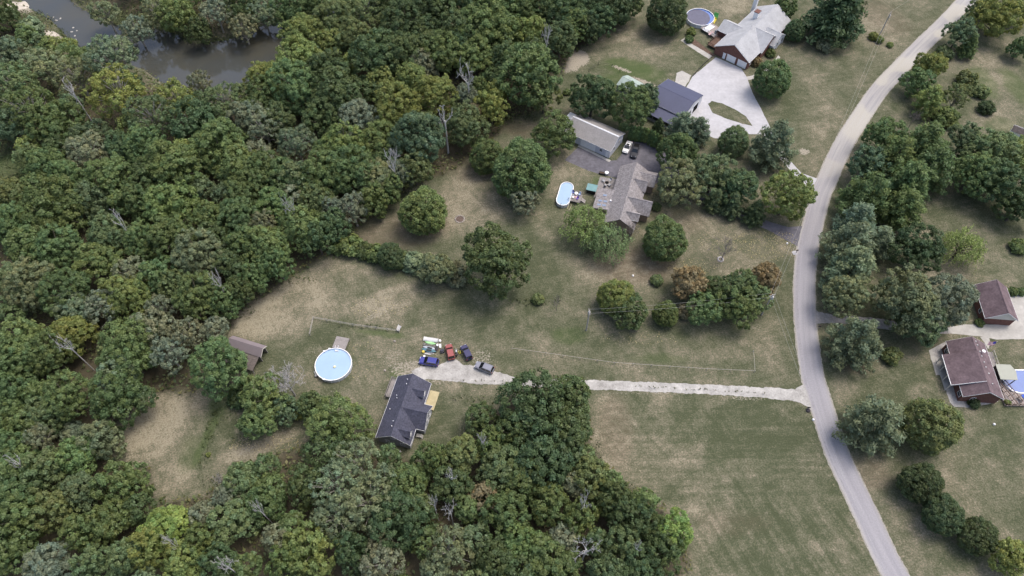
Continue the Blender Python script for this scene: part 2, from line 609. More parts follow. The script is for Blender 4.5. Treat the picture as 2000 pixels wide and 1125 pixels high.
    for ang_, lo, hi in ((58, 0.40, 0.50), (-14, 0.62, 0.52)):
        ma = N.new('ShaderNodeMapping')
        ma.inputs['Rotation'].default_value = (0, 0, math.radians(ang_))
        L.new(geo.outputs['Position'], ma.inputs['Vector'])
        mb_ = N.new('ShaderNodeMapping')
        mb_.inputs['Scale'].default_value = (0.07, 1.1, 1)
        L.new(ma.outputs[0], mb_.inputs['Vector'])
        stv = noise(1.0, 3, 0.6, mb_.outputs[0], 0.3)
        d = math_('ADD', d, math_('MULTIPLY', mrange(wide, lo, hi, 0, 1), mrange(stv, 0.3, 0.7, -0.11, 0.11, False)))
    rp = N.new('ShaderNodeValToRGB')
    rp.color_ramp.elements[0].position = 0.0
    rp.color_ramp.elements[0].color = (0.066, 0.077, 0.042, 1)
    e = rp.color_ramp.elements[1]
    e.position = 1.0
    e.color = (0.272, 0.247, 0.178, 1)
    for p, c in ((0.3, (0.102, 0.110, 0.067, 1)), (0.55, (0.138, 0.135, 0.090, 1)), (0.8, (0.196, 0.177, 0.126, 1))):
        q = rp.color_ramp.elements.new(p)
        q.color = c
    L.new(d, rp.inputs['Fac'])
    c = rp.outputs['Color']
    c = mixc(math_('MULTIPLY', A3.outputs['Fac'], mrange(mid, 0.3, 0.65, 0.9, 0.25)), c, (0.140, 0.108, 0.078))
    c = mixc(math_('MULTIPLY', lushv, mrange(fine, 0.3, 0.7, 0.55, 1.0)), c, (0.062, 0.098, 0.030))
    # bare soil and loose stone, in specks
    sp = math_('GREATER_THAN', math_('ADD', dirtv, mrange(noise(1.9, 6, 0.85), 0.25, 0.75, -0.75, 0.75, False)), 0.58)
    c = mixc(sp, c, mixc(fine, (0.24, 0.215, 0.165), (0.38, 0.35, 0.29)))
    # a few pale stones and fallen leaves everywhere
    c = mixc(math_('MULTIPLY', math_('GREATER_THAN', noise(1.3, 2, 0.5), 0.745), 0.4), c, (0.42, 0.37, 0.26))
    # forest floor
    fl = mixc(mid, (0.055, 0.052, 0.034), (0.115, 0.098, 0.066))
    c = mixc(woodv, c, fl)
    gr_ = N.new('ShaderNodeVectorMath')
    gr_.operation = 'SCALE'
    L.new(c, gr_.inputs[0])
    L.new(mrange(noise(3.6, 3, 0.8), 0.3, 0.7, 0.74, 1.26, False), gr_.inputs['Scale'])
    L.new(gr_.outputs[0], b.inputs['Base Color'])
    bp = N.new('ShaderNodeBump')
    bp.inputs['Strength'].default_value = 0.9
    bp.inputs['Distance'].default_value = 0.12
    L.new(noise(3.2, 4, 0.7), bp.inputs['Height'])
    L.new(bp.outputs['Normal'], b.inputs['Normal'])
    me.materials.append(m)
    return o


make_ground()

# ------------------------------------------------------------------ river
rm = bpy.data.materials.new('river_water')
rm.use_nodes = True
_n, _l = rm.node_tree.nodes, rm.node_tree.links
_b = _n['Principled BSDF']
_b.inputs['Roughness'].default_value = 0.06
_b.inputs['IOR'].default_value = 1.5
_b.inputs['Specular IOR Level'].default_value = 0.7
_t = _n.new('ShaderNodeNewGeometry')
_o = _n.new('ShaderNodeTexNoise')
_o.inputs['Scale'].default_value = 0.07
_o.inputs['Detail'].default_value = 5
_l.new(_t.outputs['Position'], _o.inputs['Vector'])
_r = _n.new('ShaderNodeValToRGB')
_r.color_ramp.elements[0].position = 0.38
_r.color_ramp.elements[1].position = 0.66
_r.color_ramp.elements[0].color = (0.056, 0.060, 0.056, 1)
_r.color_ramp.elements[1].color = (0.068, 0.066, 0.050, 1)
_l.new(_o.outputs['Fac'], _r.inputs['Fac'])
_l.new(_r.outputs['Color'], _b.inputs['Base Color'])
_o2 = _n.new('ShaderNodeTexNoise')
_o2.inputs['Scale'].default_value = 1.8
_o2.inputs['Detail'].default_value = 3
_l.new(_t.outputs['Position'], _o2.inputs['Vector'])
_p = _n.new('ShaderNodeBump')
_p.inputs['Strength'].default_value = 0.06
_p.inputs['Distance'].default_value = 0.08
_l.new(_o2.outputs['Fac'], _p.inputs['Height'])
_l.new(_p.outputs['Normal'], _b.inputs['Normal'])
rx = [p[0] for p in RIVER]
ry = [p[1] for p in RIVER]
structure(sheet('river', [(min(rx) - 6, min(ry) - 6), (max(rx) + 6, min(ry) - 6), (max(rx) + 6, max(ry) + 6), (min(rx) - 6, max(ry) + 6)], RIVER_Z, rm))

# ------------------------------------------------------------------ road, drives, paths
ROAD_PX = [(1960, -75), (1918, -30), (1888, 0), (1840, 50), (1792, 97), (1757, 133), (1722, 170), (1700, 200), (1680, 230), (1659, 262), (1642, 293), (1628, 322), (1616, 350), (1602, 382),
           (1587, 442), (1577, 485), (1572, 530), (1571, 575), (1573, 625), (1578, 675), (1587, 735), (1597, 767), (1612, 817), (1634, 883), (1665, 950), (1697, 1017),
           (1727, 1083), (1750, 1125), (1780, 1180), (1800, 1215)]
road_c = smooth_path([(*G(u, v), 0) for u, v in ROAD_PX], 10)


def ribbon(path, half, jit, seed):
    r = random.Random(seed)
    Ls, Rs = [], []
    for i, p in enumerate(path):
        d = (path[min(i + 1, len(path) - 1)] - path[max(i - 1, 0)])
        d.z = 0
        d.normalize()
        n = Vector((-d.y, d.x, 0))
        h = half(i / (len(path) - 1)) if callable(half) else half
        a = p + n * (h + r.gauss(0, jit))
        c = p - n * (h + r.gauss(0, jit))
        Ls.append((a.x, a.y))
        Rs.append((c.x, c.y))
    return Ls + Rs[::-1]


def road_material():
    m = bpy.data.materials.new('chip_seal')
    m.use_nodes = True
    N, L = m.node_tree.nodes, m.node_tree.links
    b = N['Principled BSDF']
    b.inputs['Roughness'].default_value = 0.9
    b.inputs['Specular IOR Level'].default_value = 0.2
    at_ = N.new('ShaderNodeAttribute')
    at_.attribute_name = 'lane'                       # x along the road in metres, y across -1..1, z how bleached
    sx = N.new('ShaderNodeSeparateXYZ')
    L.new(at_.outputs['Vector'], sx.inputs[0])
    g = N.new('ShaderNodeNewGeometry')

    def mapped(sc):
        mp = N.new('ShaderNodeMapping')
        mp.inputs['Scale'].default_value = sc
        L.new(at_.outputs['Vector'], mp.inputs['Vector'])
        return mp.outputs[0]

    def noise(vec, scale, det=3, ro=.6):
        n = N.new('ShaderNodeTexNoise')
        n.inputs['Scale'].default_value = scale
        n.inputs['Detail'].default_value = det
        n.inputs['Roughness'].default_value = ro
        L.new(vec, n.inputs['Vector'])
        return n.outputs['Fac']

    def mr(x, a, b_, c, d):
        n = N.new('ShaderNodeMapRange')
        L.new(x, n.inputs['Value'])
        for k, q in zip(('From Min', 'From Max', 'To Min', 'To Max'), (a, b_, c, d)):
            n.inputs[k].default_value = q
        return n.outputs[0]

    def mul(a, b_):
        n = N.new('ShaderNodeMath')
        n.operation = 'MULTIPLY'
        L.new(a, n.inputs[0])
        L.new(b_, n.inputs[1])
        return n.outputs[0]

    def mix(f, a, b_):
        n = N.new('ShaderNodeMix')
        n.data_type = 'RGBA'
        L.new(f, n.inputs['Factor'])
        for k, q in (('A', a), ('B', b_)):
            if isinstance(q, tuple):
                n.inputs[k].default_value = q + (1,)
            else:
                L.new(q, n.inputs[k])
        return n.outputs['Result']
    streak = noise(mapped((.045, 2.6, 0)), 1.0, 3)
    patch = noise(mapped((.055, .25, 0)), 1.0, 1, .3)
    c = mix(mr(streak, .35, .65, 0, 1), (0.272, 0.267, 0.287), (0.325, 0.319, 0.336))
    # bleached upper stretch: chalky gravel between older grey patches
    pale = mix(mr(patch, .46, .50, 0, 1), (0.395, 0.375, 0.325), (0.275, 0.268, 0.280))
    pale = mix(mr(streak, .3, .7, 0, 1), pale, (0.40, 0.388, 0.36))
    c = mix(sx.outputs['Z'], c, pale)
    ab = N.new('ShaderNodeMath')
    ab.operation = 'ABSOLUTE'
    L.new(sx.outputs['Y'], ab.inputs[0])
    c = mix(mul(mr(ab.outputs[0], .72, 1.0, 0, .8), mr(streak, .3, .6, .3, 1)), c, (0.36, 0.345, 0.32))
    fine = noise(g.outputs['Position'], 3.3, 4, .75)
    vs = N.new('ShaderNodeVectorMath')
    vs.operation = 'SCALE'
    L.new(c, vs.inputs[0])
    L.new(mr(fine, .3, .7, .88, 1.12), vs.inputs['Scale'])
    L.new(vs.outputs[0], b.inputs['Base Color'])
    return m


def road_strip(path, half, z, mat):
    nx = 9
    V, Fc, A = [], [], []
    run = 0.0
    r = random.Random(4)
    for i, p in enumerate(path):
        d = path[min(i + 1, len(path) - 1)] - path[max(i - 1, 0)]
        d.normalize()
        n = Vector((-d.y, d.x, 0))
        if i:
            run += (p - path[i - 1]).length
        for k in range(nx):
            t = -1 + 2 * k / (nx - 1)
            e = r.gauss(0, .04) if k in (0, nx - 1) else 0
            q = p + n * (t * (half + e))
            V.append((q.x, q.y, z))
            bl = min(1, max(0, (p.y - 118) / 40.0))
            A.append((run, t, bl))
    for i in range(len(path) - 1):
        for k in range(nx - 1):
            Fc.append((i * nx + k, (i + 1) * nx + k, (i + 1) * nx + k + 1, i * nx + k + 1))
    me = bpy.data.meshes.new('road')
    me.from_pydata(V, [], Fc)
    at_ = me.attributes.new('lane', 'FLOAT_VECTOR', 'POINT')
    at_.data.foreach_set('vector', np.array(A, np.float32).ravel())
    me.materials.append(mat)
    o = bpy.data.objects.new('road', me)
    COL.objects.link(o)
    return structure(o)


GRAVEL = pmat('white_gravel', (0.325, 0.317, 0.297), 0.95, 0.2, 0.35, 0.1, fine=(2.5, 0.16), col2=(0.40, 0.392, 0.372), bump=0.4)
VERGE = pmat('verge_gravel', (0.30, 0.285, 0.25), 0.95, 0.25, 0.9, 0.1, fine=(3, 0.2))
CONCRETE = pmat('concrete', (0.43, 0.43, 0.445), 0.85, 0.10, 0.35, 0.2, fine=(1.2, 0.06))
CONCRETE2 = pmat('old_concrete', (0.39, 0.38, 0.35), 0.9, 0.14, 0.4, 0.2, fine=(1.5, 0.08))
ASPHALT = pmat('asphalt', (0.125, 0.122, 0.14), 0.9, 0.28, 0.4, 0.2, fine=(1.5, 0.12))
ROADM = road_material()
WORN = pmat('worn_strip', (0.285, 0.277, 0.295), 0.9, 0.1, 0.4, 0.2, fine=(2, .12))
DRIVEGREY = pmat('grey_gravel', (0.33, 0.312, 0.298), 0.95, 0.2, 0.7, 0.1, fine=(2, 0.15))

structure(sheet('road_shoulder', ribbon(road_c, 2.9, 0.07, 3), 0.012, VERGE))
road_strip(road_c, 2.62, 0.024, ROADM)


def offset_path(path, off, i0, i1):
    out = []
    for i in range(i0, i1):
        d = path[i + 1] - path[i - 1]
        d.normalize()
        out.append(path[i] + Vector((-d.y, d.x, 0)) * off)
    return out


K = len(road_c)
structure(sheet('worn_wheel_track', ribbon(offset_path(road_c, -1.9, int(K * .42), int(K * .9)), lambda t: 0.28 * math.sin(math.pi * min(1, max(0.02, t))) + .03, 0.04, 5), 0.034, WORN))

DRIVE = wp([(803, 724), (822, 716), (850, 716), (868, 708), (890, 702), (905, 712), (925, 714), (962, 723), (1000, 736), (1060, 739.5), (1140, 742), (1260, 746), (1400, 752), (1500, 757), (1552, 760), (1574, 750),
            (1590, 760), (1602, 800), (1592, 812), (1578, 794), (1556, 784), (1480, 776), (1390, 770.5), (1300, 766.5), (1200, 762), (1140, 761), (1060, 756), (1000, 752.5), (930, 750), (870, 743), (830, 741), (808, 735)])
structure(sheet('gravel_drive', densify(DRIVE, 0.35, 0.13, seed=6), 0.016, GRAVEL))
ISLAND = wp([(1383, 203), (1390, 197), (1410, 202), (1435, 213), (1458, 228), (1470, 246), (1450, 242), (1420, 232), (1392, 221)])
CDRIVE = wp([(1398, 112), (1418, 120), (1448, 134), (1458, 150), (1470, 182), (1485, 210), (1500, 240), (1515, 275), (1540, 310), (1565, 338), (1600, 350), (1596, 378), (1570, 362), (1545, 335), (1515, 300), (1490, 262),
             (1460, 262), (1425, 272), (1395, 270), (1378, 262), (1350, 245), (1345, 232), (1362, 205), (1372, 186), (1340, 172), (1352, 150)])
structure(sheet('concrete_drive', densify(CDRIVE, 0.8, 0.05, seed=8), 0.02, CONCRETE, holes=[densify(ISLAND, 0.8, 0.08, seed=9)]))
structure(sheet('stone_pad', densify(wp([(1318, 160), (1322, 143), (1332, 138), (1350, 147), (1344, 160), (1338, 170)]), .6, .1, seed=10), 0.014, CONCRETE2))
structure(sheet('garden_path', densify(wp([(1329, 79), (1350, 66), (1353, 70), (1340, 80), (1362, 92), (1392, 110), (1386, 116), (1360, 100)]), .6, .05, seed=12), 0.018, CONCRETE2))
structure(sheet('garden_bed', densify(wp([(1340, 80), (1350, 72), (1372, 88), (1396, 108), (1392, 111), (1362, 94)]), .5, .05, seed=12), 0.010, pmat('mulch', (0.12, 0.085, 0.065), .95, .3, 1.2, .1, fine=(3, .3))))
structure(sheet('front_path', densify(wp([(1450, 152), (1470, 147), (1492, 138), (1512, 118), (1520, 108), (1524, 112), (1515, 124), (1494, 146), (1470, 155), (1453, 157)]), .6, .05, seed=13), 0.018, CONCRETE2))
ADRIVE = wp([(1103, 313), (1112, 304), (1128, 288), (1155, 298), (1190, 314), (1204, 313), (1212, 304), (1222, 290), (1236, 268), (1262, 278), (1300, 296), (1318, 316), (1360, 352), (1410, 392), (1455, 412), (1500, 432), (1540, 444),
             (1578, 440), (1572, 490), (1556, 480), (1530, 466), (1497, 448), (1450, 430), (1400, 412), (1350, 378), (1305, 345), (1284, 360), (1268, 352), (1222, 330), (1206, 348), (1178, 342), (1148, 333)])
structure(sheet('asphalt_drive', densify(ADRIVE, 0.8, 0.06, seed=14), 0.014, ASPHALT))
structure(sheet('garage_apron', wp([(1128, 286), (1131, 283), (1193, 313), (1190, 316.5)]), 0.022, CONCRETE2))
NDRIVE = wp([(1586, 604), (1600, 610), (1640, 616), (1700, 620), (1780, 632), (1845, 641), (1880, 634), (1925, 634), (1960, 634), (1984, 624), (1975, 592), (1970, 574), (2060, 566), (2070, 662), (1945, 663), (1915, 657), (1860, 652), (1800, 650), (1700, 640), (1640, 631), (1600, 631), (1587, 637)])
structure(sheet('neighbour_drive', densify(NDRIVE[:6] + NDRIVE[16:], 0.6, 0.12, seed=15), 0.014, DRIVEGREY))
structure(sheet('neighbour_concrete', densify(NDRIVE[5:17], 0.8, 0.06, seed=16), 0.019, CONCRETE2))
structure(sheet('porch_gravel_bed', densify(wp([(1846, 668), (1814, 684), (1828, 733), (1838, 733), (1848, 764), (1855, 786), (1864, 794), (1888, 796), (1916, 792), (1950, 784), (1944, 776), (1890, 780), (1862, 700)]), .6, .07, seed=17), 0.013, pmat('pea_gravel', (0.36, 0.35, 0.335), .95, .2, .8, .1, fine=(3, .2))))
structure(sheet('front_kerb_walk', wp([(1814, 684), (1820, 682), (1836, 729), (1829, 733)]), 0.02, CONCRETE2))
structure(sheet('side_walk', wp([(1914, 658), (1932, 658), (1934, 672), (1930, 682), (1922, 668)]), 0.022, CONCRETE2))
structure(sheet('patio', wp([(1159, 386), (1172, 345), (1206, 350), (1196, 374)]), 0.03, pmat('patio_paver', (0.24, 0.225, 0.22), .9, .2, 1.2, .2, fine=(3, .15))))

# ------------------------------------------------------------------ buildings
SLATE = pmat('slate_shingle', (0.070, 0.073, 0.102), 0.9, 0.16, 0.7, 0.25, fine=(2.6, 0.28))
TAUPE = pmat('taupe_shingle', (0.24, 0.226, 0.228), 0.92, 0.14, 0.6, 0.2, fine=(2.2, 0.30))
GREYSH = pmat('grey_shingle', (0.275, 0.265, 0.26), 0.9, 0.10, 0.5, 0.2, fine=(2.6, 0.10))
PALESH = pmat('pale_shingle', (0.385, 0.395, 0.41), 0.9, 0.14, 0.35, 0.2, fine=(2.2, 0.07))
MAROON = pmat('maroon_shingle', (0.138, 0.104, 0.114), 0.9, 0.28, 0.5, 0.2, fine=(2.4, 0.14))
NAVYMETAL = pmat('dark_metal_roof', (0.068, 0.076, 0.128), 0.55, 0.06, 0.3, 0.3, fine=(1.5, 0.05))
MAUVE = pmat('mauve_metal_roof', (0.215, 0.186, 0.196), 0.6, 0.07, 0.6, 0.3)
BROWNMETAL = pmat('brown_sheet', (0.125, 0.108, 0.10), 0.8, 0.2, 1.2, 0.2, fine=(3, .2))
GREENMETAL = pmat('green_metal_roof', (0.33, 0.40, 0.365), 0.6, 0.18, 0.7, 0.3)
TEALROOF = pmat('teal_lid', (0.16, 0.30, 0.31), 0.6, 0.1, 1.5, 0.3)
SAGEROOF = pmat('sage_roof', (0.36, 0.375, 0.32), 0.8, 0.05, .8, .2)
WHITE = pmat('white_paint', (0.80, 0.81, 0.82), 0.6, 0.05, 1, 0.3)
SIDING = pmat('white_siding', (0.66, 0.68, 0.72), 0.7, 0.05, 1, 0.3)
BLUESIDING = pmat('pale_blue_siding', (0.54, 0.56, 0.62), 0.75, 0.06, 1, 0.3)
CREAM = pmat('cream_siding', (0.62, 0.60, 0.54), 0.75, 0.06, 1, 0.3)
BRICK = pmat('brick', (0.165, 0.085, 0.07), 0.9, 0.2, 2.5, 0.2, fine=(6, .2))
TANWALL = pmat('tan_brick', (0.28, 0.22, 0.18), 0.9, 0.15, 2, 0.2)
GREYWALL = pmat('grey_siding', (0.30, 0.31, 0.33), 0.8, 0.06, 1, 0.2)
GLASS = pmat('window_glass', (0.03, 0.035, 0.045), 0.08, 0.2, 1, 0.6)
DARK = pmat('dark_opening', (0.012, 0.012, 0.013), 0.9, 0.1, 1, 0.1)
NEWWOOD = pmat('new_lumber', (0.47, 0.41, 0.25), 0.85, 0.1, 0.8, 0.2, fine=(3, .08))
OLDWOOD = pmat('weathered_wood', (0.28, 0.26, 0.25), 0.9, 0.15, 0.9, 0.2, fine=(3, .12))
REDWOOD = pmat('stained_deck', (0.13, 0.085, 0.065), 0.85, 0.2, 0.9, 0.2)
BROWNDECK = pmat('brown_deck', (0.33, 0.29, 0.27), 0.85, 0.12, 0.9, 0.2)
BLACKMETAL = pmat('black_metal', (0.02, 0.02, 0.022), 0.5, 0.1, 2, 0.4)
GREYMETAL = pmat('grey_metal', (0.35, 0.35, 0.36), 0.5, 0.1, 2, 0.4)
SKYGLASS = pmat('skylight_glass', (0.22, 0.28, 0.38), 0.12, 0.1, 2, 0.6)


def gable(parent, x0, x1, y0, y1, ze, zr, wall, roof, axis='x', inset=0.35, th=0.16, trim=None, ends=(True, True), roofname='roof', wallname='wall', z0=-0.2):
    """gabled block given by the outer edges of its roof; walls stand inside the eaves. Ridge runs along axis."""
    if axis == 'x':
        a0, a1, b0, b1 = x0, x1, y0, y1
    else:
        a0, a1, b0, b1 = y0, y1, x0, x1
    bm_ = (b0 + b1) / 2
    half = (b1 - b0) / 2
    sl = (zr - ze) / half
    zi = ze + sl * inset - th * 0.9
    w = MB().prism([(b0 + inset, z0), (b1 - inset, z0), (b1 - inset, zi), (bm_, zr - th * 1.1), (b0 + inset, zi)], axis, a0 + inset * ends[0], a1 - inset * ends[1])
    wo = w.build(wallname, wall, parent)
    r = MB()
    r.prism([(b0, ze - th), (b0, ze), (bm_, zr), (b1, ze), (b1, ze - th), (bm_, zr - th)], axis, a0, a1)
    ro = r.build(roofname, roof, parent)
    MB().prism([(bm_ - .16, zr - .05), (bm_, zr + .045), (bm_ + .16, zr - .05)], axis, a0 + .02, a1 - .02).build('ridge_cap', roof, ro)
    if trim:
        for b_, nm in ((b0, 'gutter'), (b1, 'gutter')):
            s = -1 if b_ == b0 else 1
            t = MB()
            lo, hi = sorted((b_ + s * 0.012, b_ + s * 0.065))
            if axis == 'x':
                t.box(a0 + .01, a1 - .01, lo, hi, ze - th - .02, ze - .03)
            else:
                t.box(lo, hi, a0 + .01, a1 - .01, ze - th - .02, ze - .03)
            t.build(nm, trim, ro)
        for k, a_ in enumerate((a0, a1)):
            if not ends[k]:
                continue
            s = -1 if k == 0 else 1
            p = sorted((a_ + s * 0.012, a_ + s * 0.04))
            MB().prism([(b0, ze - th - .06), (b0, ze - .02), (bm_, zr - .02), (b1, ze - .02), (b1, ze - th - .06), (bm_, zr - th - .08)], axis, p[0], p[1]).build('rake_board', trim, ro)
    return wo, ro


def window(parent, face, pos, a, z, w=0.9, h=1.2, frame=None, pane=None, name='window'):
    """face: 'x-','x+','y-','y+' ; pos = wall plane; a = centre along wall; z = sill height"""
    s = -1 if face[1] == '-' else 1

    def bx(mb, a0, a1, z0, z1, d0, d1):
        p = sorted((pos + s * d0, pos + s * d1))
        if face[0] == 'x':
            mb.box(p[0], p[1], a0, a1, z0, z1)
        else:
            mb.box(a0, a1, p[0], p[1], z0, z1)
        return mb
    f = MB()
    t = 0.06
    bx(f, a - w / 2 - t, a + w / 2 + t, z - t, z, -.02, .06)
    bx(f, a - w / 2 - t, a + w / 2 + t, z + h, z + h + t, -.02, .06)
    bx(f, a - w / 2 - t, a - w / 2, z, z + h, -.02, .055)
    bx(f, a + w / 2, a + w / 2 + t, z, z + h, -.02, .055)
    bx(f, a - w / 2, a + w / 2, z + h / 2 - .025, z + h / 2 + .025, -.02, .05)
    fo = f.build(name, frame or WHITE, parent)
    bx(MB(), a - w / 2, a + w / 2, z, z + h, -.02, .02).build('pane', pane or GLASS, fo)
    return fo


def door(parent, face, pos, a, w=1.0, h=2.1, mat=None, panels=1, name='door', z=0.02):
    s = -1 if face[1] == '-' else 1

    def bx(a0, a1, z0, z1, d0, d1):
        p = sorted((pos + s * d0, pos + s * d1))
        mb = MB()
        if face[0] == 'x':
            mb.box(p[0], p[1], a0, a1, z0, z1)
        else:
            mb.box(a0, a1, p[0], p[1], z0, z1)
        return mb
    d = bx(a - w / 2, a + w / 2, z, z + h, -.02, .03).build(name, mat or WHITE, parent)
    n = panels
    for k in range(n):
        zz = z + h * k / n
        bx(a - w / 2 + .05, a + w / 2 - .05, zz + .03, zz + h / n - .03, .031, .055).build('panel', mat or WHITE, d)
    fr = bx(a - w / 2 - .1, a + w / 2 + .1, z + h, z + h + .12, -.02, .07)
    fr.build('lintel', WHITE, d)
    if n == 1:
        bx(a + w * .36, a + w * .42, z + 1.0, z + 1.08, .056, .11).build('handle', BLACKMETAL, d)
    return d


def posts(parent, pts, hw_, z0, z1, mat, name='post'):
    for (x, y) in pts:
        MB().box(x - hw_, x + hw_, y - hw_, y + hw_, z0, z1).build(name, mat, parent)


def vent(parent, x, y, z, h=0.35, r=0.09, mat=None):
    MB().tube([(x, y, z - .2), (x, y, z + h)], r, 8).build('roof_vent', mat or WHITE, parent)


def deck(parent, x0, x1, y0, y1, z, mat, along='y', rails=(), railmat=None, board=0.3, railh=0.95, name='deck'):
    """deck boards with gaps on a frame with posts"""
    b = MB()
    if along == 'y':
        n = max(1, int(round((x1 - x0) / board)))
        for k in range(n):
            a = x0 + (x1 - x0) * k / n
            b.box(a + .012, a + (x1 - x0) / n - .012, y0, y1, z - .05, z + random.uniform(-.006, .006))
    else:
        n = max(1, int(round((y1 - y0) / board)))
        for k in range(n):
            a = y0 + (y1 - y0) * k / n
            b.box(x0, x1, a + .012, a + (y1 - y0) / n - .012, z - .05, z + random.uniform(-.006, .006))
    o = b.build(name, mat, parent)
    f = MB()
    f.box(x0 + .05, x1 - .05, y0 + .05, y1 - .05, z - .25, z - .06)
    for px in (x0 + .12, x1 - .12):
        for py in (y0 + .12, y1 - .12):
            f.box(px - .06, px + .06, py - .06, py + .06, -.1, z - .26)
    f.build('deck_frame', mat, o)
    for (ax, ay, bx_, by) in rails:
        r = MB()
        L_ = math.hypot(bx_ - ax, by - ay)
        n = max(1, int(L_ / 1.4))
        for k in range(n + 1):
            t = k / n
            px, py = ax + (bx_ - ax) * t, ay + (by - ay) * t
            r.box(px - .05, px + .05, py - .05, py + .05, z - .1, z + railh)
        r.tube([(ax, ay, z + railh), (bx_, by, z + railh)], .06, 4)
        r.tube([(ax, ay, z + .15), (bx_, by, z + .15)], .035, 4)
        m = max(2, int(L_ / .25))
        for k in range(m):
            t = (k + .5) / m
            px, py = ax + (bx_ - ax) * t, ay + (by - ay) * t
            r.box(px - .018, px + .018, py - .018, py + .018, z + .15, z + railh)
        r.build('railing', railmat or mat, o)
    return o


R = math.radians

# --- slate-roofed house at the end of the gravel drive
h = empty('house', (-24.45, 65.9, 0), R(76.5), 'house with dark slate grey roof at the end of the gravel drive', 'house')
gable(h, -7.75, 7.75, -4.05, 4.05, 3.0, 6.2, GREYWALL, SLATE, trim=WHITE)
gable(h, -3.7, 2.4, -6.05, 0.2, 3.0, 5.95, GREYWALL, SLATE, axis='y', trim=WHITE, ends=(True, False), roofname='front_gable_roof', wallname='front_gable_wall')
for cx_ in (4.4, -5.6):
    gable(h, cx_ - 1.15, cx_ + 1.15, -3.75, -0.6, 4.55, 5.6, GREYWALL, SLATE, axis='y', inset=.14, th=.1, ends=(True, False), roofname='dormer_roof', wallname='dormer_wall', z0=3.3)
    window(h, 'y-', -3.62, cx_, 3.75, .8, .9)
for a_ in (-2.2, -0.65, 0.9):
    window(h, 'y-', -5.7, a_, 1.0, .9, 1.3)
window(h, 'y-', -5.7, -0.65, 3.7, .8, .9)
for a_ in (-2.0, 1.6):
    window(h, 'x-', -7.4, a_, 1.0)
window(h, 'x-', -7.4, 0.0, 3.7, .9, 1.1)
window(h, 'y-', -3.7, -6.0, 1.0)
door(h, 'y-', -3.7, 3.4)
window(h, 'y-', -3.7, 5.6, 1.0)
for x_, y_ in ((6.3, .9), (5.1, .7), (2.4, 2.3), (1.7, 2.0), (-1.0, 2.8), (-4.2, 0.7), (-5.4, 0.6)):
    vent(h, x_, y_, 6.2 - 3.2 * abs(y_) / 4.05)
deck(h, 2.5, 7.2, -6.0, -3.75, 0.45, NEWWOOD, 'y', name='front_deck')
deck(h, 3.0, 7.8, 3.75, 5.8, 1.0, OLDWOOD, 'x', rails=[(3.0, 5.75, 7.8, 5.75), (3.05, 3.9, 3.05, 5.75), (7.75, 3.9, 7.75, 5.75)], railmat=OLDWOOD, name='back_deck')
st = MB()
for k in range(4):
    st.box(-4.6, -3.8, -5.2 - .1 * k, -4.0 - .25 * k, 0, .75 - .18 * k)
st.build('entry_steps', CONCRETE2, h)

ac = empty('air_conditioner', (-25.2, 56.9, 0), R(76), 'square air conditioner unit beside the near gable of the slate roofed house', 'air conditioner')
MB().box(-.42, .42, -.42, .42, 0, .8).build('casing', GREYMETAL, ac)
MB().lathe([(.36, .8), (.36, .86), (.30, .86), (.30, .80)]).build('fan_rim', WHITE, ac)
f_ = MB()
for k in range(5):
    t = k * 2 * math.pi / 5
    f_.tube([(0.03 * math.cos(t), .03 * math.sin(t), .83), (.29 * math.cos(t), .29 * math.sin(t), .83)], .03, 4)
f_.build('fan', BLACKMETAL, ac)
MB().box(-.5, .5, -.5, .5, -.05, .03).build('pad', CONCRETE2, ac)
ac2 = empty('gas_meter', (-26.4, 57.4, 0), R(76), 'small grey meter box beside the air conditioner at the slate roofed house', 'meter')
MB().box(-.25, .25, -.2, .2, .2, .9).build('casing', GREYMETAL, ac2)
MB().tube([(0, 0, 0), (0, 0, .25)], .04, 6).build('pipe', GREYMETAL, ac2)

# --- white garage with grey roof
g = empty('garage', (24.7, 154.8, 0), R(-33.5), 'long white garage with grey roof and white ridge line', 'garage')
_, gr = gable(g, -7.7, 7.7, -4.5, 4.5, 3.2, 5.6, BLUESIDING, GREYSH, trim=WHITE)
MB().prism([(-.28, 5.52), (0, 5.70), (.28, 5.52)], 'x', -7.72, 7.72).build('white_ridge_vent', WHITE, gr)
door(g, 'y-', -4.15, -5.4, 2.7, 2.3, WHITE, 4, 'garage_door')
door(g, 'y-', -4.15, 0.1, 5.0, 2.4, WHITE, 4, 'garage_door')
door(g, 'y-', -4.15, 6.6, 1.0, 2.1)
window(g, 'y-', -4.15, 4.5, 1.3, .9, .9)
window(g, 'x+', 7.35, -1.5, 1.2)
window(g, 'x+', 7.35, 1.8, 1.2)
door(g, 'x+', 7.35, 3.4, .9, 2.0)
# lean-to with rounded white cover at its far end
lt = MB()
prof = [(4.2, 2.4), (3.9, 2.7), (2, 2.8), (0, 2.72), (-1.2, 2.5), (-1.6, 2.1)]
lt.prism(prof + [(-1.6, 1.98), (-1.2, 2.36), (0, 2.6), (2, 2.68), (3.8, 2.58), (4.1, 2.3)], 'x', -10.9, -7.8)
lt.build('lean_to_cover', WHITE, g)
posts(g, [(a, b) for a in (-10.7, -8.1) for b in (-1.5, 4.05)], .06, -.1, 2.3, WHITE, 'lean_to_post')

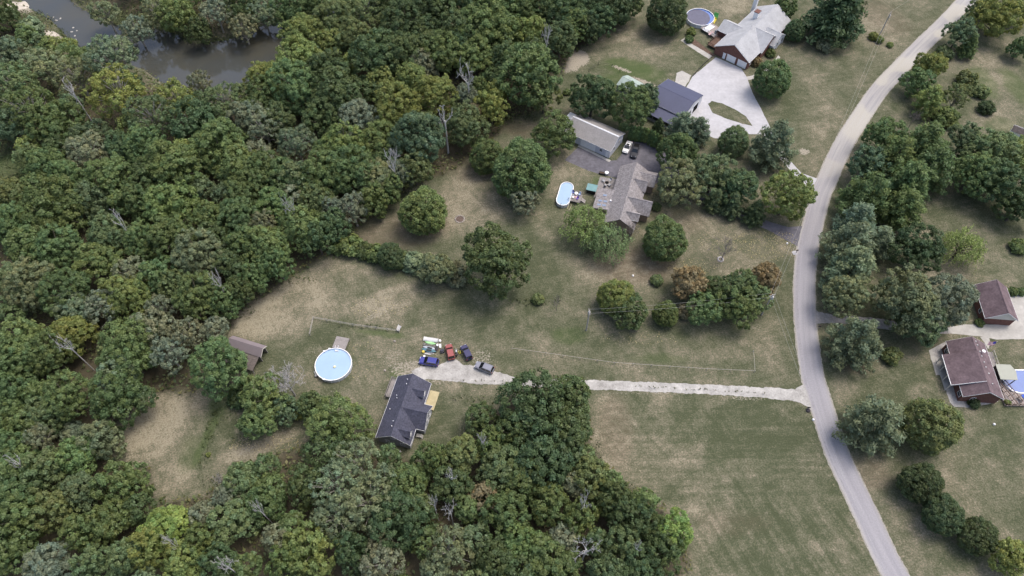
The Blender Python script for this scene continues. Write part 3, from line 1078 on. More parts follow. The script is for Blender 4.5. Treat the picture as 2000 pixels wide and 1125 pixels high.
# --- taupe-roofed house
h = empty('house', (34.0, 131.0, 0), R(72.8), 'large taupe shingled house between the asphalt drive and the oval pool', 'house')
gable(h, -13.0, 9.0, -2.7, 5.85, 3.0, 6.0, TANWALL, TAUPE)
gable(h, 3.6, 9.4, -4.9, 1.5, 3.0, 4.9, TANWALL, TAUPE, axis='y', ends=(True, False), roofname='garage_wing_roof', wallname='garage_wing_wall')
gable(h, 0.6, 4.9, -2.95, 1.6, 3.6, 5.75, TANWALL, TAUPE, axis='y', ends=(True, False), roofname='gable_dormer_roof', wallname='gable_dormer_wall', z0=2.5)
gable(h, -7.2, -1.5, -5.6, 1.6, 3.0, 5.85, TANWALL, TAUPE, axis='y', ends=(True, False), roofname='front_gable_roof', wallname='front_gable_wall')
gable(h, -10.7, -7.9, -3.1, 0.6, 4.2, 5.6, TANWALL, TAUPE, axis='y', inset=.15, th=.1, ends=(True, False), roofname='dormer_roof', wallname='dormer_wall', z0=3.0, trim=WHITE)
fr_ = MB()
fr_.hexa([(-8.3, 5.5, 2.75), (-0.7, 5.5, 2.75), (-0.7, 9.9, 2.35), (-8.3, 9.9, 2.35)], [(-8.3, 5.5, 3.25), (-0.7, 5.5, 3.25), (-0.7, 9.9, 2.65), (-8.3, 9.9, 2.65)])
por = fr_.build('porch_roof', TAUPE, h)
for x_ in (-6.9, -5.4, -3.2):
    for y_ in (7.0, 8.4) if x_ < -5 else (7.6,):
        s_ = MB()
        zc = lambda yy: 3.25 - (yy - 5.5) * .6 / 4.4
        s_.hexa([(x_ - .3, y_ - .5, zc(y_ - .5) - .02), (x_ + .3, y_ - .5, zc(y_ - .5) - .02), (x_ + .3, y_ + .5, zc(y_ + .5) - .02), (x_ - .3, y_ + .5, zc(y_ + .5) - .02)],
                [(x_ - .3, y_ - .5, zc(y_ - .5) + .09), (x_ + .3, y_ - .5, zc(y_ - .5) + .09), (x_ + .3, y_ + .5, zc(y_ + .5) + .09), (x_ - .3, y_ + .5, zc(y_ + .5) + .09)])
        s_.build('skylight', SKYGLASS, por)
MB().box(-8.0, -1.0, 5.6, 9.5, -.1, 2.3).build('sunroom_wall', TANWALL, h)
for a_ in (-7.0, -4.5, -2.0):
    window(h, 'y+', 9.5, a_, .7, 1.6, 1.3)
window(h, 'y-', -5.25, -4.4, 1.0, 1.6, 1.3)
window(h, 'y-', -2.6, 2.75, 4.0, .8, .9)
window(h, 'y-', -2.95, -9.3, 4.25, .8, .7)
for a_ in (-10, -12):
    window(h, 'y-', -2.35, a_, 1.0)
window(h, 'x-', -12.65, 2.0, 1.0, 1.4, 1.3)
for x_, y_ in ((1.4, 1.3), (-3.5, 3.4)):
    vent(h, x_, y_, 6.0 - 3 * abs(y_ - 1.58) / 4.27, .3, .1, GREYMETAL)
MB().tube([(-5.2, 5.6, 2.9), (-5.2, 5.6, 3.8)], .22, 8).build('chimney_pipe', WHITE, h)

# --- dark metal barn
h = empty('barn', (50.7, 167, 0), R(-37.5), 'barn with dark blue grey metal roof beside the white concrete drive', 'barn')
gable(h, -8.0, 4.55, -4.6, 7.9, 3.7, 5.3, SIDING, NAVYMETAL, inset=.15, trim=GREYMETAL)
lt = MB()
lt.hexa([(-7.9, -8.2, 2.3), (4.0, -8.2, 2.3), (4.0, -4.4, 3.2), (-7.9, -4.4, 3.2)], [(-7.9, -8.2, 2.4), (4.0, -8.2, 2.4), (4.0, -4.4, 3.3), (-7.9, -4.4, 3.3)])
lt.build('lean_to_roof', NAVYMETAL, h)
posts(h, [(a, -7.92) for a in (-7.6, -3.7, .2, 3.8)], .08, -.1, 2.32, OLDWOOD, 'lean_to_post')
MB().box(-7.7, 3.9, -7.9, -7.0, 0, .05).build('lean_to_floor', CONCRETE2, h)
for a_, w_ in ((4.2, 3.0), (-0.5, 3.0)):
    door(h, 'x+', 4.4, a_, w_, 2.7, DARK, 1, 'barn_opening_shade')  # near-black slabs paint the shade inside the open doorways
door(h, 'x+', 4.4, 1.8, .9, 2.0)

# --- pale-roofed brick house at the top
h = empty('house', (80.7, 201.7, 0), R(49.5), 'brick house with pale grey roof and two white garage doors near the top', 'house')
gable(h, -14.2, 14.2, -6.6, 6.4, 3.2, 6.9, BRICK, PALESH, trim=WHITE)
gable(h, -7.3, 4.4, -7.3, 1.0, 3.2, 6.6, BRICK, PALESH, axis='y', ends=(True, False), roofname='front_gable_roof', wallname='front_gable_wall', trim=WHITE)
gable(h, -1.6, 6.6, -8.5, -3.0, 3.0, 5.7, SIDING, PALESH, axis='y', ends=(True, False), roofname='porch_gable_roof', wallname='porch_gable_wall', trim=WHITE)
gable(h, -5.9, 1.2, 3.2, 10.3, 3.0, 5.1, BRICK, PALESH, axis='y', ends=(False, True), roofname='rear_wing_roof', wallname='rear_wing_wall', trim=WHITE)
for a_ in (-0.2, -4.2):
    door(h, 'x-', -13.85, a_, 3.2, 2.3, WHITE, 4, 'garage_door')
door(h, 'x-', -13.85, 2.4, .95, 2.1)
ch = MB().box(4.2, 6.0, 1.9, 3.4, 4.5, 7.6).build('chimney', WHITE, h)
MB().box(4.1, 6.1, 1.8, 3.5, 7.6, 7.8).build('chimney_cap', BRICK, ch)
MB().box(12.9, 14.0, 6.6, 7.9, 0, 7.6).build('end_chimney', WHITE, h)
for a_ in (-.6, 2.5, 5.6):
    window(h, 'y-', -8.15, a_, .9, 1.3, 1.4)
for a_ in (-9, -12):
    window(h, 'y-', -6.25, a_, 1.0)
posts(h, [(a, -8.35) for a in (-1.2, 2.4, 6.2)], .1, 0, 3.0, WHITE, 'porch_post')
deck(h, -12.0, 2.5, 6.1, 9.8, 0.9, REDWOOD, 'x', rails=[(-12.0, 9.7, -6.2, 9.7), (-11.9, 6.6, -11.9, 9.7)], railmat=REDWOOD, name='rear_deck')

# --- maroon-roofed garage and house on the right
h = empty('garage', (120.7, 94.8, 0), R(84.5), 'detached garage with maroon roof and white gable at the right edge', 'garage')
gable(h, -5.0, 5.0, -3.95, 3.95, 3.0, 5.9, BRICK, MAROON, trim=WHITE, inset=.4)
MB().prism([(-3.5, 2.5), (3.5, 2.5), (3.5, 3.02), (0, 5.55), (-3.5, 3.02)], 'x', -4.66, -4.602).build('white_gable_siding', CREAM, h)
for a_ in (-1.8, 1.8):
    window(h, 'y+', 3.55, a_, 1.0, 1.0, 1.2)
door(h, 'y-', -3.55, -2.2, 2.6, 2.2, WHITE, 4, 'garage_door')
door(h, 'y-', -3.55, 1.9, 2.6, 2.2, WHITE, 4, 'garage_door')

h = empty('house', (108.4, 76.1, 0), R(85.7), 'brick ranch house with maroon roof and long front porch near the right edge', 'house')
gable(h, -7.3, 7.3, -4.5, 4.6, 3.0, 5.9, BRICK, MAROON, trim=WHITE, inset=.35)
mp = MB().hexa([(-4.45, 0.06, 5.86), (3.5, 0.06, 5.86), (3.5, 6.45, 2.86), (-4.45, 6.45, 2.86)], [(-4.45, 0.06, 6.02), (3.5, 0.06, 6.02), (3.5, 6.45, 3.02), (-4.45, 6.45, 3.02)]).build('porch_roof', MAROON, h)
MB().box(-4.47, 3.52, 6.46, 6.58, 2.84, 3.0).build('gutter', WHITE, mp)
MB().hexa([(-4.53, 0.1, 5.70), (-4.46, 0.1, 5.70), (-4.46, 6.45, 2.72), (-4.53, 6.45, 2.72)], [(-4.53, 0.1, 6.01), (-4.46, 0.1, 6.01), (-4.46, 6.45, 3.01), (-4.53, 6.45, 3.01)]).build('rake_board', WHITE, mp)
posts(h, [(a, 6.24) for a in (-4.2, -1.7, .8, 3.2)], .09, -.05, 2.85, CREAM, 'porch_post')
MB().box(-4.4, 3.4, 4.3, 6.5, -.05, .16).build('porch_floor', CONCRETE2, h)
for a_ in (-2.6, 1.9):
    window(h, 'y+', 4.25, a_, .9, 1.4, 1.3)
door(h, 'y+', 4.25, -.3)
window(h, 'y+', 4.25, -5.8, .9, 1.2, 1.3)
window(h, 'y+', 4.25, 5.4, .9, 1.2, 1.3)
window(h, 'x-', -6.95, 1.6, 1.0)
for x_, y_ in ((6.2, -.7), (5.3, -.9), (3.6, -1.0), (2.4, -1.1), (0.9, -1.3), (-.4, -1.3), (-1.9, -1.6), (-4.5, -1.7)):
    MB().box(x_ - .14, x_ + .14, y_ - .14, y_ + .14, 5.7 - .62 * abs(y_), 6.1 - .64 * abs(y_)).build('roof_vent', GREYMETAL, h)
dsh = MB().lathe([(0.02, 0), (.25, .05), (.42, .16), (.40, .17), (.24, .08), (.02, .03)], 3.7, -1.9, 16)
dsh.tube([(3.7, -1.9, -.7), (3.7, -1.9, .02)], .04, 6)
do = dsh.build('satellite_dish', WHITE, h)
do.location = (0, 0, 5.4)
deck(h, 1.0, 6.6, -7.4, -4.4, .5, OLDWOOD, 'x', rails=[(2.3, -7.35, 6.6, -7.35)], railmat=CREAM, name='side_deck')
pv = empty('pavilion', (115.6, 75.6, 0), R(85.7), 'pavilion with flat sage roof between the maroon roofed house and its pool', 'pavilion')
poly = [(1.9, 1.75), (2.0, -1.7), (.35, -2.5), (-2.0, -2.1), (-2.1, 1.75)]
MB().prism(poly, 'z', 2.7, 2.86).build('roof', SAGEROOF, pv)
posts(pv, ((1.7, 1.5), (1.75, -1.45), (.3, -2.2), (-1.8, -1.85), (-1.85, 1.5)), .08, 0, 2.7, BROWNMETAL)
MB().box(-1.8, 1.7, 1.42, 1.5, .05, 2.6).build('lattice_wall', BLACKMETAL, pv)
MB().box(-2.6, 1.9, -1.4, 1.6, 0, .12).build('floor', BROWNDECK, pv)

# --- mauve-roofed shed by the woods
h = empty('shed', (-62.5, 81, 0), R(-18.2), 'open shed with mauve metal roof at the edge of the woods', 'shed')
sm = MB()
sm.prism([(-.55, 2.55), (-.55, 2.65), (1.23, 4.0), (2.5, 3.05), (2.5, 2.95), (1.23, 3.9)], 'x', -6.0, 3.1)
sm.build('roof', MAUVE, h)
MB().hexa([(-5.9, -4.0, 1.72), (2.6, -4.0, 1.72), (2.6, -.4, 2.42), (-5.9, -.4, 2.42)], [(-5.9, -4.0, 1.8), (2.6, -4.0, 1.8), (2.6, -.4, 2.5), (-5.9, -.4, 2.5)]).build('lean_to_roof', BROWNMETAL, h)
w = MB().box(-5.7, 2.7, -.35, -.2, 0, 2.4).box(-5.7, 2.7, 2.1, 2.25, 0, 3.0).box(-5.8, -5.65, -.2, 2.1, 0, 2.6)
w.build('wall', OLDWOOD, h)
posts(h, [(a, -3.82) for a in (-5.7, -3, -.3, 2.4)], .08, -.1, 1.73, OLDWOOD)
MB().prism([(-.52, 2.42), (-.52, 2.6), (1.23, 3.93), (2.46, 3.0), (2.46, 2.82), (1.23, 3.72)], 'x', 3.11, 3.18).build('rake_board', CREAM, h)

# --- small green-roofed shed behind the barn
x_, y_ = G(1234, 178)
h = empty('shed', (x_, y_, 0), R(-42), 'small shed with pale green metal roof behind the trees beside the barn', 'shed')
gable(h, -4.2, 2.6, -3.0, 3.0, 2.2, 3.6, GREYWALL, GREENMETAL, inset=.2)
door(h, 'x+', 2.4, 0, 1.2, 2.0)
# --- small white shed at the right edge
x_, y_ = G(1982, 266)
h = empty('shed', (x_, y_, 0), R(55), 'tiny shed with brown and white roof among trees at the right edge', 'shed')
gable(h, -1.4, 1.4, -2.0, 2.0, 2.3, 3.5, WHITE, WHITE, axis='y', inset=.2)
MB().hexa([(-1.45, -2.05, 2.24), (-1.45, 2.05, 2.24), (-.05, 2.05, 3.46), (-.05, -2.05, 3.46)], [(-1.45, -2.05, 2.32), (-1.45, 2.05, 2.32), (-.05, 2.05, 3.54), (-.05, -2.05, 3.54)]).build('brown_roof_slope', BROWNMETAL, h)
door(h, 'y-', -1.8, 0, .9, 1.8)
# --- teal storage shed by the oval pool
x_, y_ = G(1155, 374)
h = empty('storage_shed', (x_, y_, 0), R(-17), 'small dark storage shed with teal lid beside the taupe shingled house', 'storage shed')
MB().box(-1.25, 1.25, -.95, .95, 0, 1.5).build('wall', BLACKMETAL, h)
MB().hexa([(-1.45, -1.15, 1.5), (1.45, -1.15, 1.5), (1.45, 1.15, 1.75), (-1.45, 1.15, 1.75)], [(-1.45, -1.15, 1.58), (1.45, -1.15, 1.58), (1.45, 1.15, 1.83), (-1.45, 1.15, 1.83)]).build('roof', TEALROOF, h)
rb = MB()
for k in range(5):
    xx = -1.2 + k * .6
    rb.hexa([(xx - .04, -1.15, 1.585), (xx + .04, -1.15, 1.585), (xx + .04, 1.15, 1.835), (xx - .04, 1.15, 1.835)], [(xx - .04, -1.15, 1.63), (xx + .04, -1.15, 1.63), (xx + .04, 1.15, 1.88), (xx - .04, 1.15, 1.88)])
rb.build('roof_ribs', TEALROOF, h)
door(h, 'y-', -.95, 0, 1.0, 1.3, BLACKMETAL)

# ------------------------------------------------------------------ pools
POOLWATER = pmat('pool_water', (0.33, 0.465, 0.63), 0.06, 0.05, 0.25, 0.5)
POOLBLUE = pmat('blue_pool_water', (0.13, 0.20, 0.44), 0.06, 0.1, 0.3, 0.5)
LINER = pmat('pool_liner', (0.25, 0.42, 0.68), 0.5, 0.08, 1, 0.3)
COVER = pmat('solar_cover', (0.105, 0.105, 0.15), 0.45, 0.12, 0.8, 0.4, fine=(3, .1))
PANEL = pmat('pool_wall_panel', (0.62, 0.65, 0.70), 0.5, 0.06, 1, 0.4)


def round_pool(name, x, y, r, hgt, label, water, wl=0.22):
    p = empty(name, (x, y, 0), 0, label, 'pool')
    n = 48
    MB().lathe([(r, -.05), (r, hgt)], n=n).build('wall', PANEL, p)
    MB().lathe([(r - .03, hgt), (r - .03, .2)], n=n).build('liner', LINER, p)
    MB().lathe([(r - .07, hgt), (r - .07, hgt + .05), (r + .12, hgt + .05), (r + .12, hgt), (r - .07, hgt)], n=n).build('rim', WHITE, p)
    for k in range(16):
        t = 2 * math.pi * k / 16
        c, s = math.cos(t), math.sin(t)
        MB().tube([(c * (r + .06), s * (r + .06), -.05), (c * (r + .06), s * (r + .06), hgt)], .08, 6).build('upright', WHITE, p)
    MB().disc(r - .04, hgt - wl, n=n).build('water', water, p)
    return p


px_, py_ = G(651, 711, 1.3)
p = round_pool('round_pool', px_, py_, 4.28, 1.3, 'round above ground pool with pale blue water on the lawn', POOLWATER)
# ladder and skimmer
lx, ly = .3, 4.2
ld = MB()
for dx in (-.35, .35):
    ld.tube([(lx + dx, ly + .6, 0.4), (lx + dx, ly + .5, 1.9), (lx + dx, ly - .1, 2.0), (lx + dx, ly - .5, 1.7), (lx + dx, ly - .7, .7)], .05, 6)
for k in range(3):
    ld.box(lx - .4, lx + .4, ly - .75 + .04 * k, ly - .45 + .04 * k, .85 + .22 * k, .9 + .22 * k)
ld.build('ladder', WHITE, p)
for a in (110, 128, 248):
    t = R(a)
    MB().box(-.25, .25, -.2, .2, 1.36, 1.46).build('skimmer_lid', WHITE, p).location = (4.35 * math.cos(t), 4.35 * math.sin(t), 0)
d = empty('pool_deck', (px_ + 0.95, py_ + 5.75, 0), R(-12), 'weathered grey wooden deck at the top side of the round pale blue pool', 'deck')
deck(d, -1.65, 1.65, -1.5, 1.7, 1.2, OLDWOOD, 'y', name='boards')
fl_ = empty('pool_float', (px_ + .35, py_ - .65, 1.1), 0, 'small round pale yellow float on the water of the round pool', 'float')
MB().lathe([(0.02, .02), (.3, .05), (.36, .12), (.3, .2), (.02, .22)], n=16).build('body', pmat('pale_yellow', (0.75, 0.72, 0.42), .5, .05, 2), fl_, True)
MB().lathe([(0.02, .22), (.12, .22), (.10, .34), (.02, .36)], n=12).build('cap', WHITE, fl_, True)
pm = empty('pool_pump', (px_ - 3.9, py_ - 2.7, 0), R(35), 'pump and filter standing at the lower left side of the round pool', 'pump')
MB().lathe([(0.02, 0), (.28, 0), (.30, .6), (.2, .8), (.02, .85)], n=14).build('filter_tank', GREYMETAL, pm, True)
MB().tube([(.35, 0, .2), (.95, 0, .2)], .15, 10).build('motor', BLACKMETAL, pm)
MB().tube([(0, .1, .7), (.1, .7, .9), (.2, 1.0, 1.0)], .05, 6).build('hose', WHITE, pm)

# oval pool
ox, oy = G(1103.5, 378, 1.2)
p = empty('oval_pool', (ox, oy, 0), R(75), 'oval above ground pool with pale blue water near the taupe shingled house', 'pool')


def stadium(hl, r, n=14):
    out = []
    for k in range(n + 1):
        t = -math.pi / 2 + math.pi * k / n
        out.append((hl + r * math.cos(t), r * math.sin(t)))
    for k in range(n + 1):
        t = math.pi / 2 + math.pi * k / n
        out.append((-hl + r * math.cos(t), r * math.sin(t)))
    return out


def ring(outer, inner, z0, z1):
    n = len(outer)
    m = MB()
    m.v = [(a, b, z0) for a, b in outer] + [(a, b, z1) for a, b in outer] + [(a, b, z1) for a, b in inner] + [(a, b, z0) for a, b in inner]
    for k in range(n):
        j = (k + 1) % n
        m.f += [(k, j, n + j, n + k), (n + k, n + j, 2 * n + j, 2 * n + k), (2 * n + k, 2 * n + j, 3 * n + j, 3 * n + k), (3 * n + k, 3 * n + j, j, k)]
    return m


ring(stadium(2.55, 1.85), stadium(2.55, 1.80), -.05, 1.2).build('wall', PANEL, p)
ring(stadium(2.55, 1.95), stadium(2.55, 1.76), 1.2, 1.25).build('rim', WHITE, p)
MB().prism(stadium(2.55, 1.81), 'z', .9, 1.08).build('water', POOLWATER, p)
for k, (a, b) in enumerate(stadium(2.55, 1.93, 5)):
    MB().tube([(a, b, -.05), (a, b, 1.22)], .07, 6).build('upright', GREYMETAL, p)
MB().tube([(-4.1, .2, 1.2), (-4.2, .2, 1.75), (-4.5, .2, 1.75), (-4.7, .2, .1)], .05, 6).build('ladder', BLACKMETAL, p)
dx_, dy_ = G(1124, 384, .9)
d = empty('pool_deck', (dx_, dy_, 0), R(-17), 'small grey deck cluttered with chairs beside the oval pool', 'deck')
deck(d, -1.75, 1.75, -1.9, 1.4, .9, OLDWOOD, 'x', rails=[(-1.7, -1.85, 1.7, -1.85), (-1.2, 1.38, 1.7, 1.38)], railmat=OLDWOOD, name='boards')
s_ = MB()
for k in range(4):
    s_.box(1.8 + .3 * k, 2.1 + .3 * k, -.9, .3, 0, .72 - .2 * k)
s_.build('steps', OLDWOOD, d)


def patio_chair(x, y, z, rz, mat, label, group=None):
    c = empty('patio_chair', (x, y, z), rz, label, 'chair', group)
    MB().box(-.28, .28, -.28, .28, .38, .45).build('seat', mat, c)
    MB().hexa([(-.28, .26, .42), (.28, .26, .42), (.28, .32, .42), (-.28, .32, .42)], [(-.28, .42, .98), (.28, .42, .98), (.28, .48, .98), (-.28, .48, .98)]).build('backrest', mat, c)
    for a in (-.24, .24):
        for b in (-.24, .24):
            MB().box(a - .025, a + .025, b - .025, b + .025, 0, .38).build('leg', GREYMETAL, c)
    return c


BLUECLOTH = pmat('blue_cloth', (0.10, 0.13, 0.35), .8, .1, 2)
PURPLE = pmat('purple_cloth', (0.16, 0.09, 0.42), .8, .1, 2)
PALEBLUE = pmat('pale_blue_cloth', (0.38, 0.48, 0.68), .8, .1, 2)
PINK = pmat('pink_towel', (0.62, 0.42, 0.42), .8, .1, 2)
ang = R(-17)


def on_deck(lx, ly):
    return dx_ + lx * math.cos(ang) - ly * math.sin(ang), dy_ + lx * math.sin(ang) + ly * math.cos(ang)


for (lx, ly, m_, lb) in ((.9, .8, PALEBLUE, 'pale blue chair at the upper right corner of the oval pool deck'), (-.9, .9, BLUECLOTH, 'dark blue chair at the upper left corner of the oval pool deck'),
                         (.7, -.9, PURPLE, 'purple chair on the lower half of the oval pool deck'), (-.6, -.7, WHITE, 'white chair on the lower left of the oval pool deck')):
    a, b = on_deck(lx, ly)
    patio_chair(a, b, .905, ang + random.uniform(-.5, .5), m_, lb, 'chairs on the oval pool deck')
a, b = on_deck(0, .75)
t = empty('patio_table', (a, b, .905), 0, 'round white table on the oval pool deck', 'table')
MB().lathe([(.02, .68), (.5, .68), (.5, .73), (.02, .74)], n=18).build('table_top', WHITE, t)
MB().tube([(0, 0, 0), (0, 0, .68)], .05, 8).lathe([(.02, .0), (.25, .0), (.2, .05), (.02, .07)]).build('base', WHITE, t)
a, b = on_deck(0.05, 0)
tag(MB().box(-.5, .5, -.3, .3, 0.002, .03).build('towel', PINK), 'pinkish towel lying in the middle of the oval pool deck', 'towel').location = (a, b, .91)
x_, y_ = G(1112, 404)
fr_ = MB()
for q in ((-1.0, -.35, 1.0, -.35), (-1.0, .35, 1.0, .35), (-1, -.35, -1, .35), (1, -.35, 1, .35)):
    fr_.tube([(q[0], q[1], .06), (q[2], q[3], .06)], .06, 6)
o = fr_.build('lumber_rectangle', pmat('pale_lumber', (.5, .46, .3), .8, .1, 2))  # just a rectangular frame of pale lumber, its use unknown
o.location = (x_, y_, 0)
o.rotation_euler.z = R(70)
tag(o, 'small rectangular frame of pale lumber on the grass below the oval pool', 'lumber frame')

# covered round pool at the top
tx, ty = G(1367.5, 33, 1.3)
p = round_pool('round_pool', tx, ty, 4.75, 1.35, 'round above ground pool under a dark solar cover near the pale roofed house', POOLBLUE, .25)
cv = MB()
n = 40
cv.v = [(-.45 + 4.15 * math.cos(2 * math.pi * k / n) * (1 if math.cos(2 * math.pi * k / n) < 0 else .93), 4.55 * math.sin(2 * math.pi * k / n), 1.13) for k in range(n)]
cv.f = [tuple(range(n))]
cv.build('solar_cover', COVER, p)
d = empty('pool_deck', (*G(1392, 58, .9), 0), R(-52), 'brown deck joining the covered round pool and the pale roofed house', 'deck')
deck(d, -3.2, 3.4, -2.6, 2.6, .9, BROWNDECK, 'x', rails=[(-3.1, -2.55, 3.3, -2.55)], railmat=WHITE, name='boards')


def lounger(u, v, rz, mat, label, L_=1.9, W_=.7):
    x, y = G(u, v, 1.1)
    c = empty('lounger', (x, y, .905), rz, label, 'lounger')
    MB().box(-L_ / 2, L_ / 2 - .6, -W_ / 2, W_ / 2, .28, .36).build('mattress', mat, c)
    MB().hexa([(L_ / 2 - .6, -W_ / 2, .28), (L_ / 2, -W_ / 2, .6), (L_ / 2, W_ / 2, .6), (L_ / 2 - .6, W_ / 2, .28)], [(L_ / 2 - .62, -W_ / 2, .36), (L_ / 2 - .02, -W_ / 2, .68), (L_ / 2 - .02, W_ / 2, .68), (L_ / 2 - .62, W_ / 2, .36)]).build('backrest', mat, c)
    for a in (-L_ / 2 + .1, L_ / 2 - .7):
        for b in (-W_ / 2 + .05, W_ / 2 - .05):
            MB().box(a - .03, a + .03, b - .03, b + .03, 0, .28).build('leg', WHITE, c)
    return c


lounger(1383, 54, R(40), WHITE, 'white lounger nearest the covered round pool on the brown deck', 3.0, 1.2)
lounger(1388, 66, R(38), PINK, 'pink and white striped lounger on the brown deck by the pale roofed house')
o = MB().box(-2.2, 2.2, -1.0, 1.0, 0, .06).build('mat', pmat('white_mat', (.75, .76, .78), .7, .1, 1, fine=(1.2, .25)))
o.location = (*G(1384, 55, .95), .94)
o.rotation_euler.z = R(42)
tag(o, 'white patterned mat lying on the brown deck by the covered pool', 'mat')
for (u, v, m_, lb, s) in ((1397, 35, pmat('toy_green', (.10, .42, .12), .5, .1, 2), 'green plastic slide standing beside the covered round pool', (.5, 1.5, 1.6)),
                          (1395, 42, pmat('toy_yellow', (.62, .52, .06), .5, .1, 2), 'yellow plastic slide base beside the covered round pool', (1.3, .9, .9))):
    x_, y_ = G(u, v)
    o = empty('plastic_slide', (x_, y_, 0), R(60), lb, 'slide')
    a, b, c_ = s
    MB().hexa([(-a, -b / 2, 0), (a, -b / 2, 0), (a, b / 2, 0), (-a, b / 2, 0)], [(-a, -b / 2, .2), (a * .4, -b / 2, c_), (a * .4, b / 2, c_), (-a, b / 2, .2)]).build('chute', m_, o)
    MB().box(a * .4, a * .5, -b / 2, b / 2, 0, c_ + .3).build('ladder', m_, o)
x_, y_ = G(1399.5, 61, 1.5)
gz = empty('grill', (x_, y_, .9), R(40), 'grey covered grill on the brown deck by the pale roofed house', 'grill')
MB().hexa([(-.7, -.35, 0), (.7, -.35, 0), (.7, .35, 0), (-.7, .35, 0)], [(-.6, -.25, 1.15), (.6, -.25, 1.15), (.6, .25, 1.15), (-.6, .25, 1.15)]).build('cover', GREYWALL, gz)
MB().box(-.15, .15, -.45, -.35, .5, .6).build('strap', BLACKMETAL, gz)

# pool of the maroon house (cut by the right edge)
qx, qy = G(2009, 747)
p = empty('swimming_pool', (qx, qy, 0), 0, 'deep blue pool with white coping cut by the right picture edge', 'pool')
out = stadium(3.2, 3.1)
ring([(a, b) for a, b in stadium(3.2, 3.15)], stadium(3.2, 2.85), .02, .62).build('coping', WHITE, p)
MB().prism(stadium(3.2, 2.87), 'z', .05, .5).build('water', POOLBLUE, p)
d = empty('pool_deck', (*G(1982, 778), 0), R(0), 'greyish brown boarded deck around the deep blue pool', 'deck')
deck(d, -3.3, 6, -2.1, 1.4, .4, BROWNDECK, 'x', rails=[(-3.2, -2.0, -3.2, 1.4), (-3.2, -2.05, 3, -2.05)], railmat=REDWOOD, name='boards')
rr = empty('ramp_rail', (*G(1965, 766), 0), R(110), 'dark brown railed ramp beside the deep blue pool', 'railing')
for yy in (-.75, .75):
    r_ = MB()
    for k in range(7):
        xx = -3.4 + k * 1.13
        r_.box(xx - .05, xx + .05, yy - .05, yy + .05, 0, 1.4)
    r_.box(-3.45, 3.45, yy - .08, yy + .08, 1.4, 1.48)
    r_.box(-3.45, 3.45, yy - .03, yy + .03, .7, .76)
    r_.build('railing', REDWOOD, rr)
MB().box(-3.4, 3.4, -.7, .7, .2, .3).build('ramp_floor', BROWNDECK, rr)
o = sheet('patio_slab', wp([(1951, 750), (1962, 750), (1968, 770), (1958, 770)]), 0.03, CONCRETE2)
structure(o)
for (u, v, m_, lb) in ((1995, 777, pmat('blue_fabric', (.06, .12, .5), .7, .1, 2), 'blue cushioned chair on the deck by the deep blue pool'), (1989, 781, OLDWOOD, 'grey wooden chair on the deck by the deep blue pool')):
    x_, y_ = G(u, v)
    patio_chair(x_, y_, .41, R(200), m_, lb).scale = (1.5, 1.5, 1.2)
o = MB().lathe([(.03, 0), (.04, 2.0), (.12, 2.1), (.05, 2.6), (.02, 2.7)], n=8).build('umbrella', pmat('yellow_umbrella', (.75, .65, .12), .7, .1, 2))
o.location = (*G(1996, 776), .4)
tag(o, 'closed yellow umbrella on the deck by the deep blue pool', 'umbrella')

# ------------------------------------------------------------------ vehicles
TYRE = pmat('tyre', (0.018, 0.018, 0.018), .9, .1, 3)
RIM = pmat('wheel_rim', (.45, .45, .46), .35, .1, 3, .5, metal=.6)
LAMP = pmat('headlamp', (.75, .77, .8), .2, .05, 3, .6)
TAIL = pmat('tail_lamp', (.30, .02, .02), .3, .05, 3, .5)
CARGLASS = pmat('car_glass', (.012, .014, .017), .06, .1, 3, .7)


def paint(name, c):
    m = pmat(name, c, .28, .04, .8, .55)
    return m


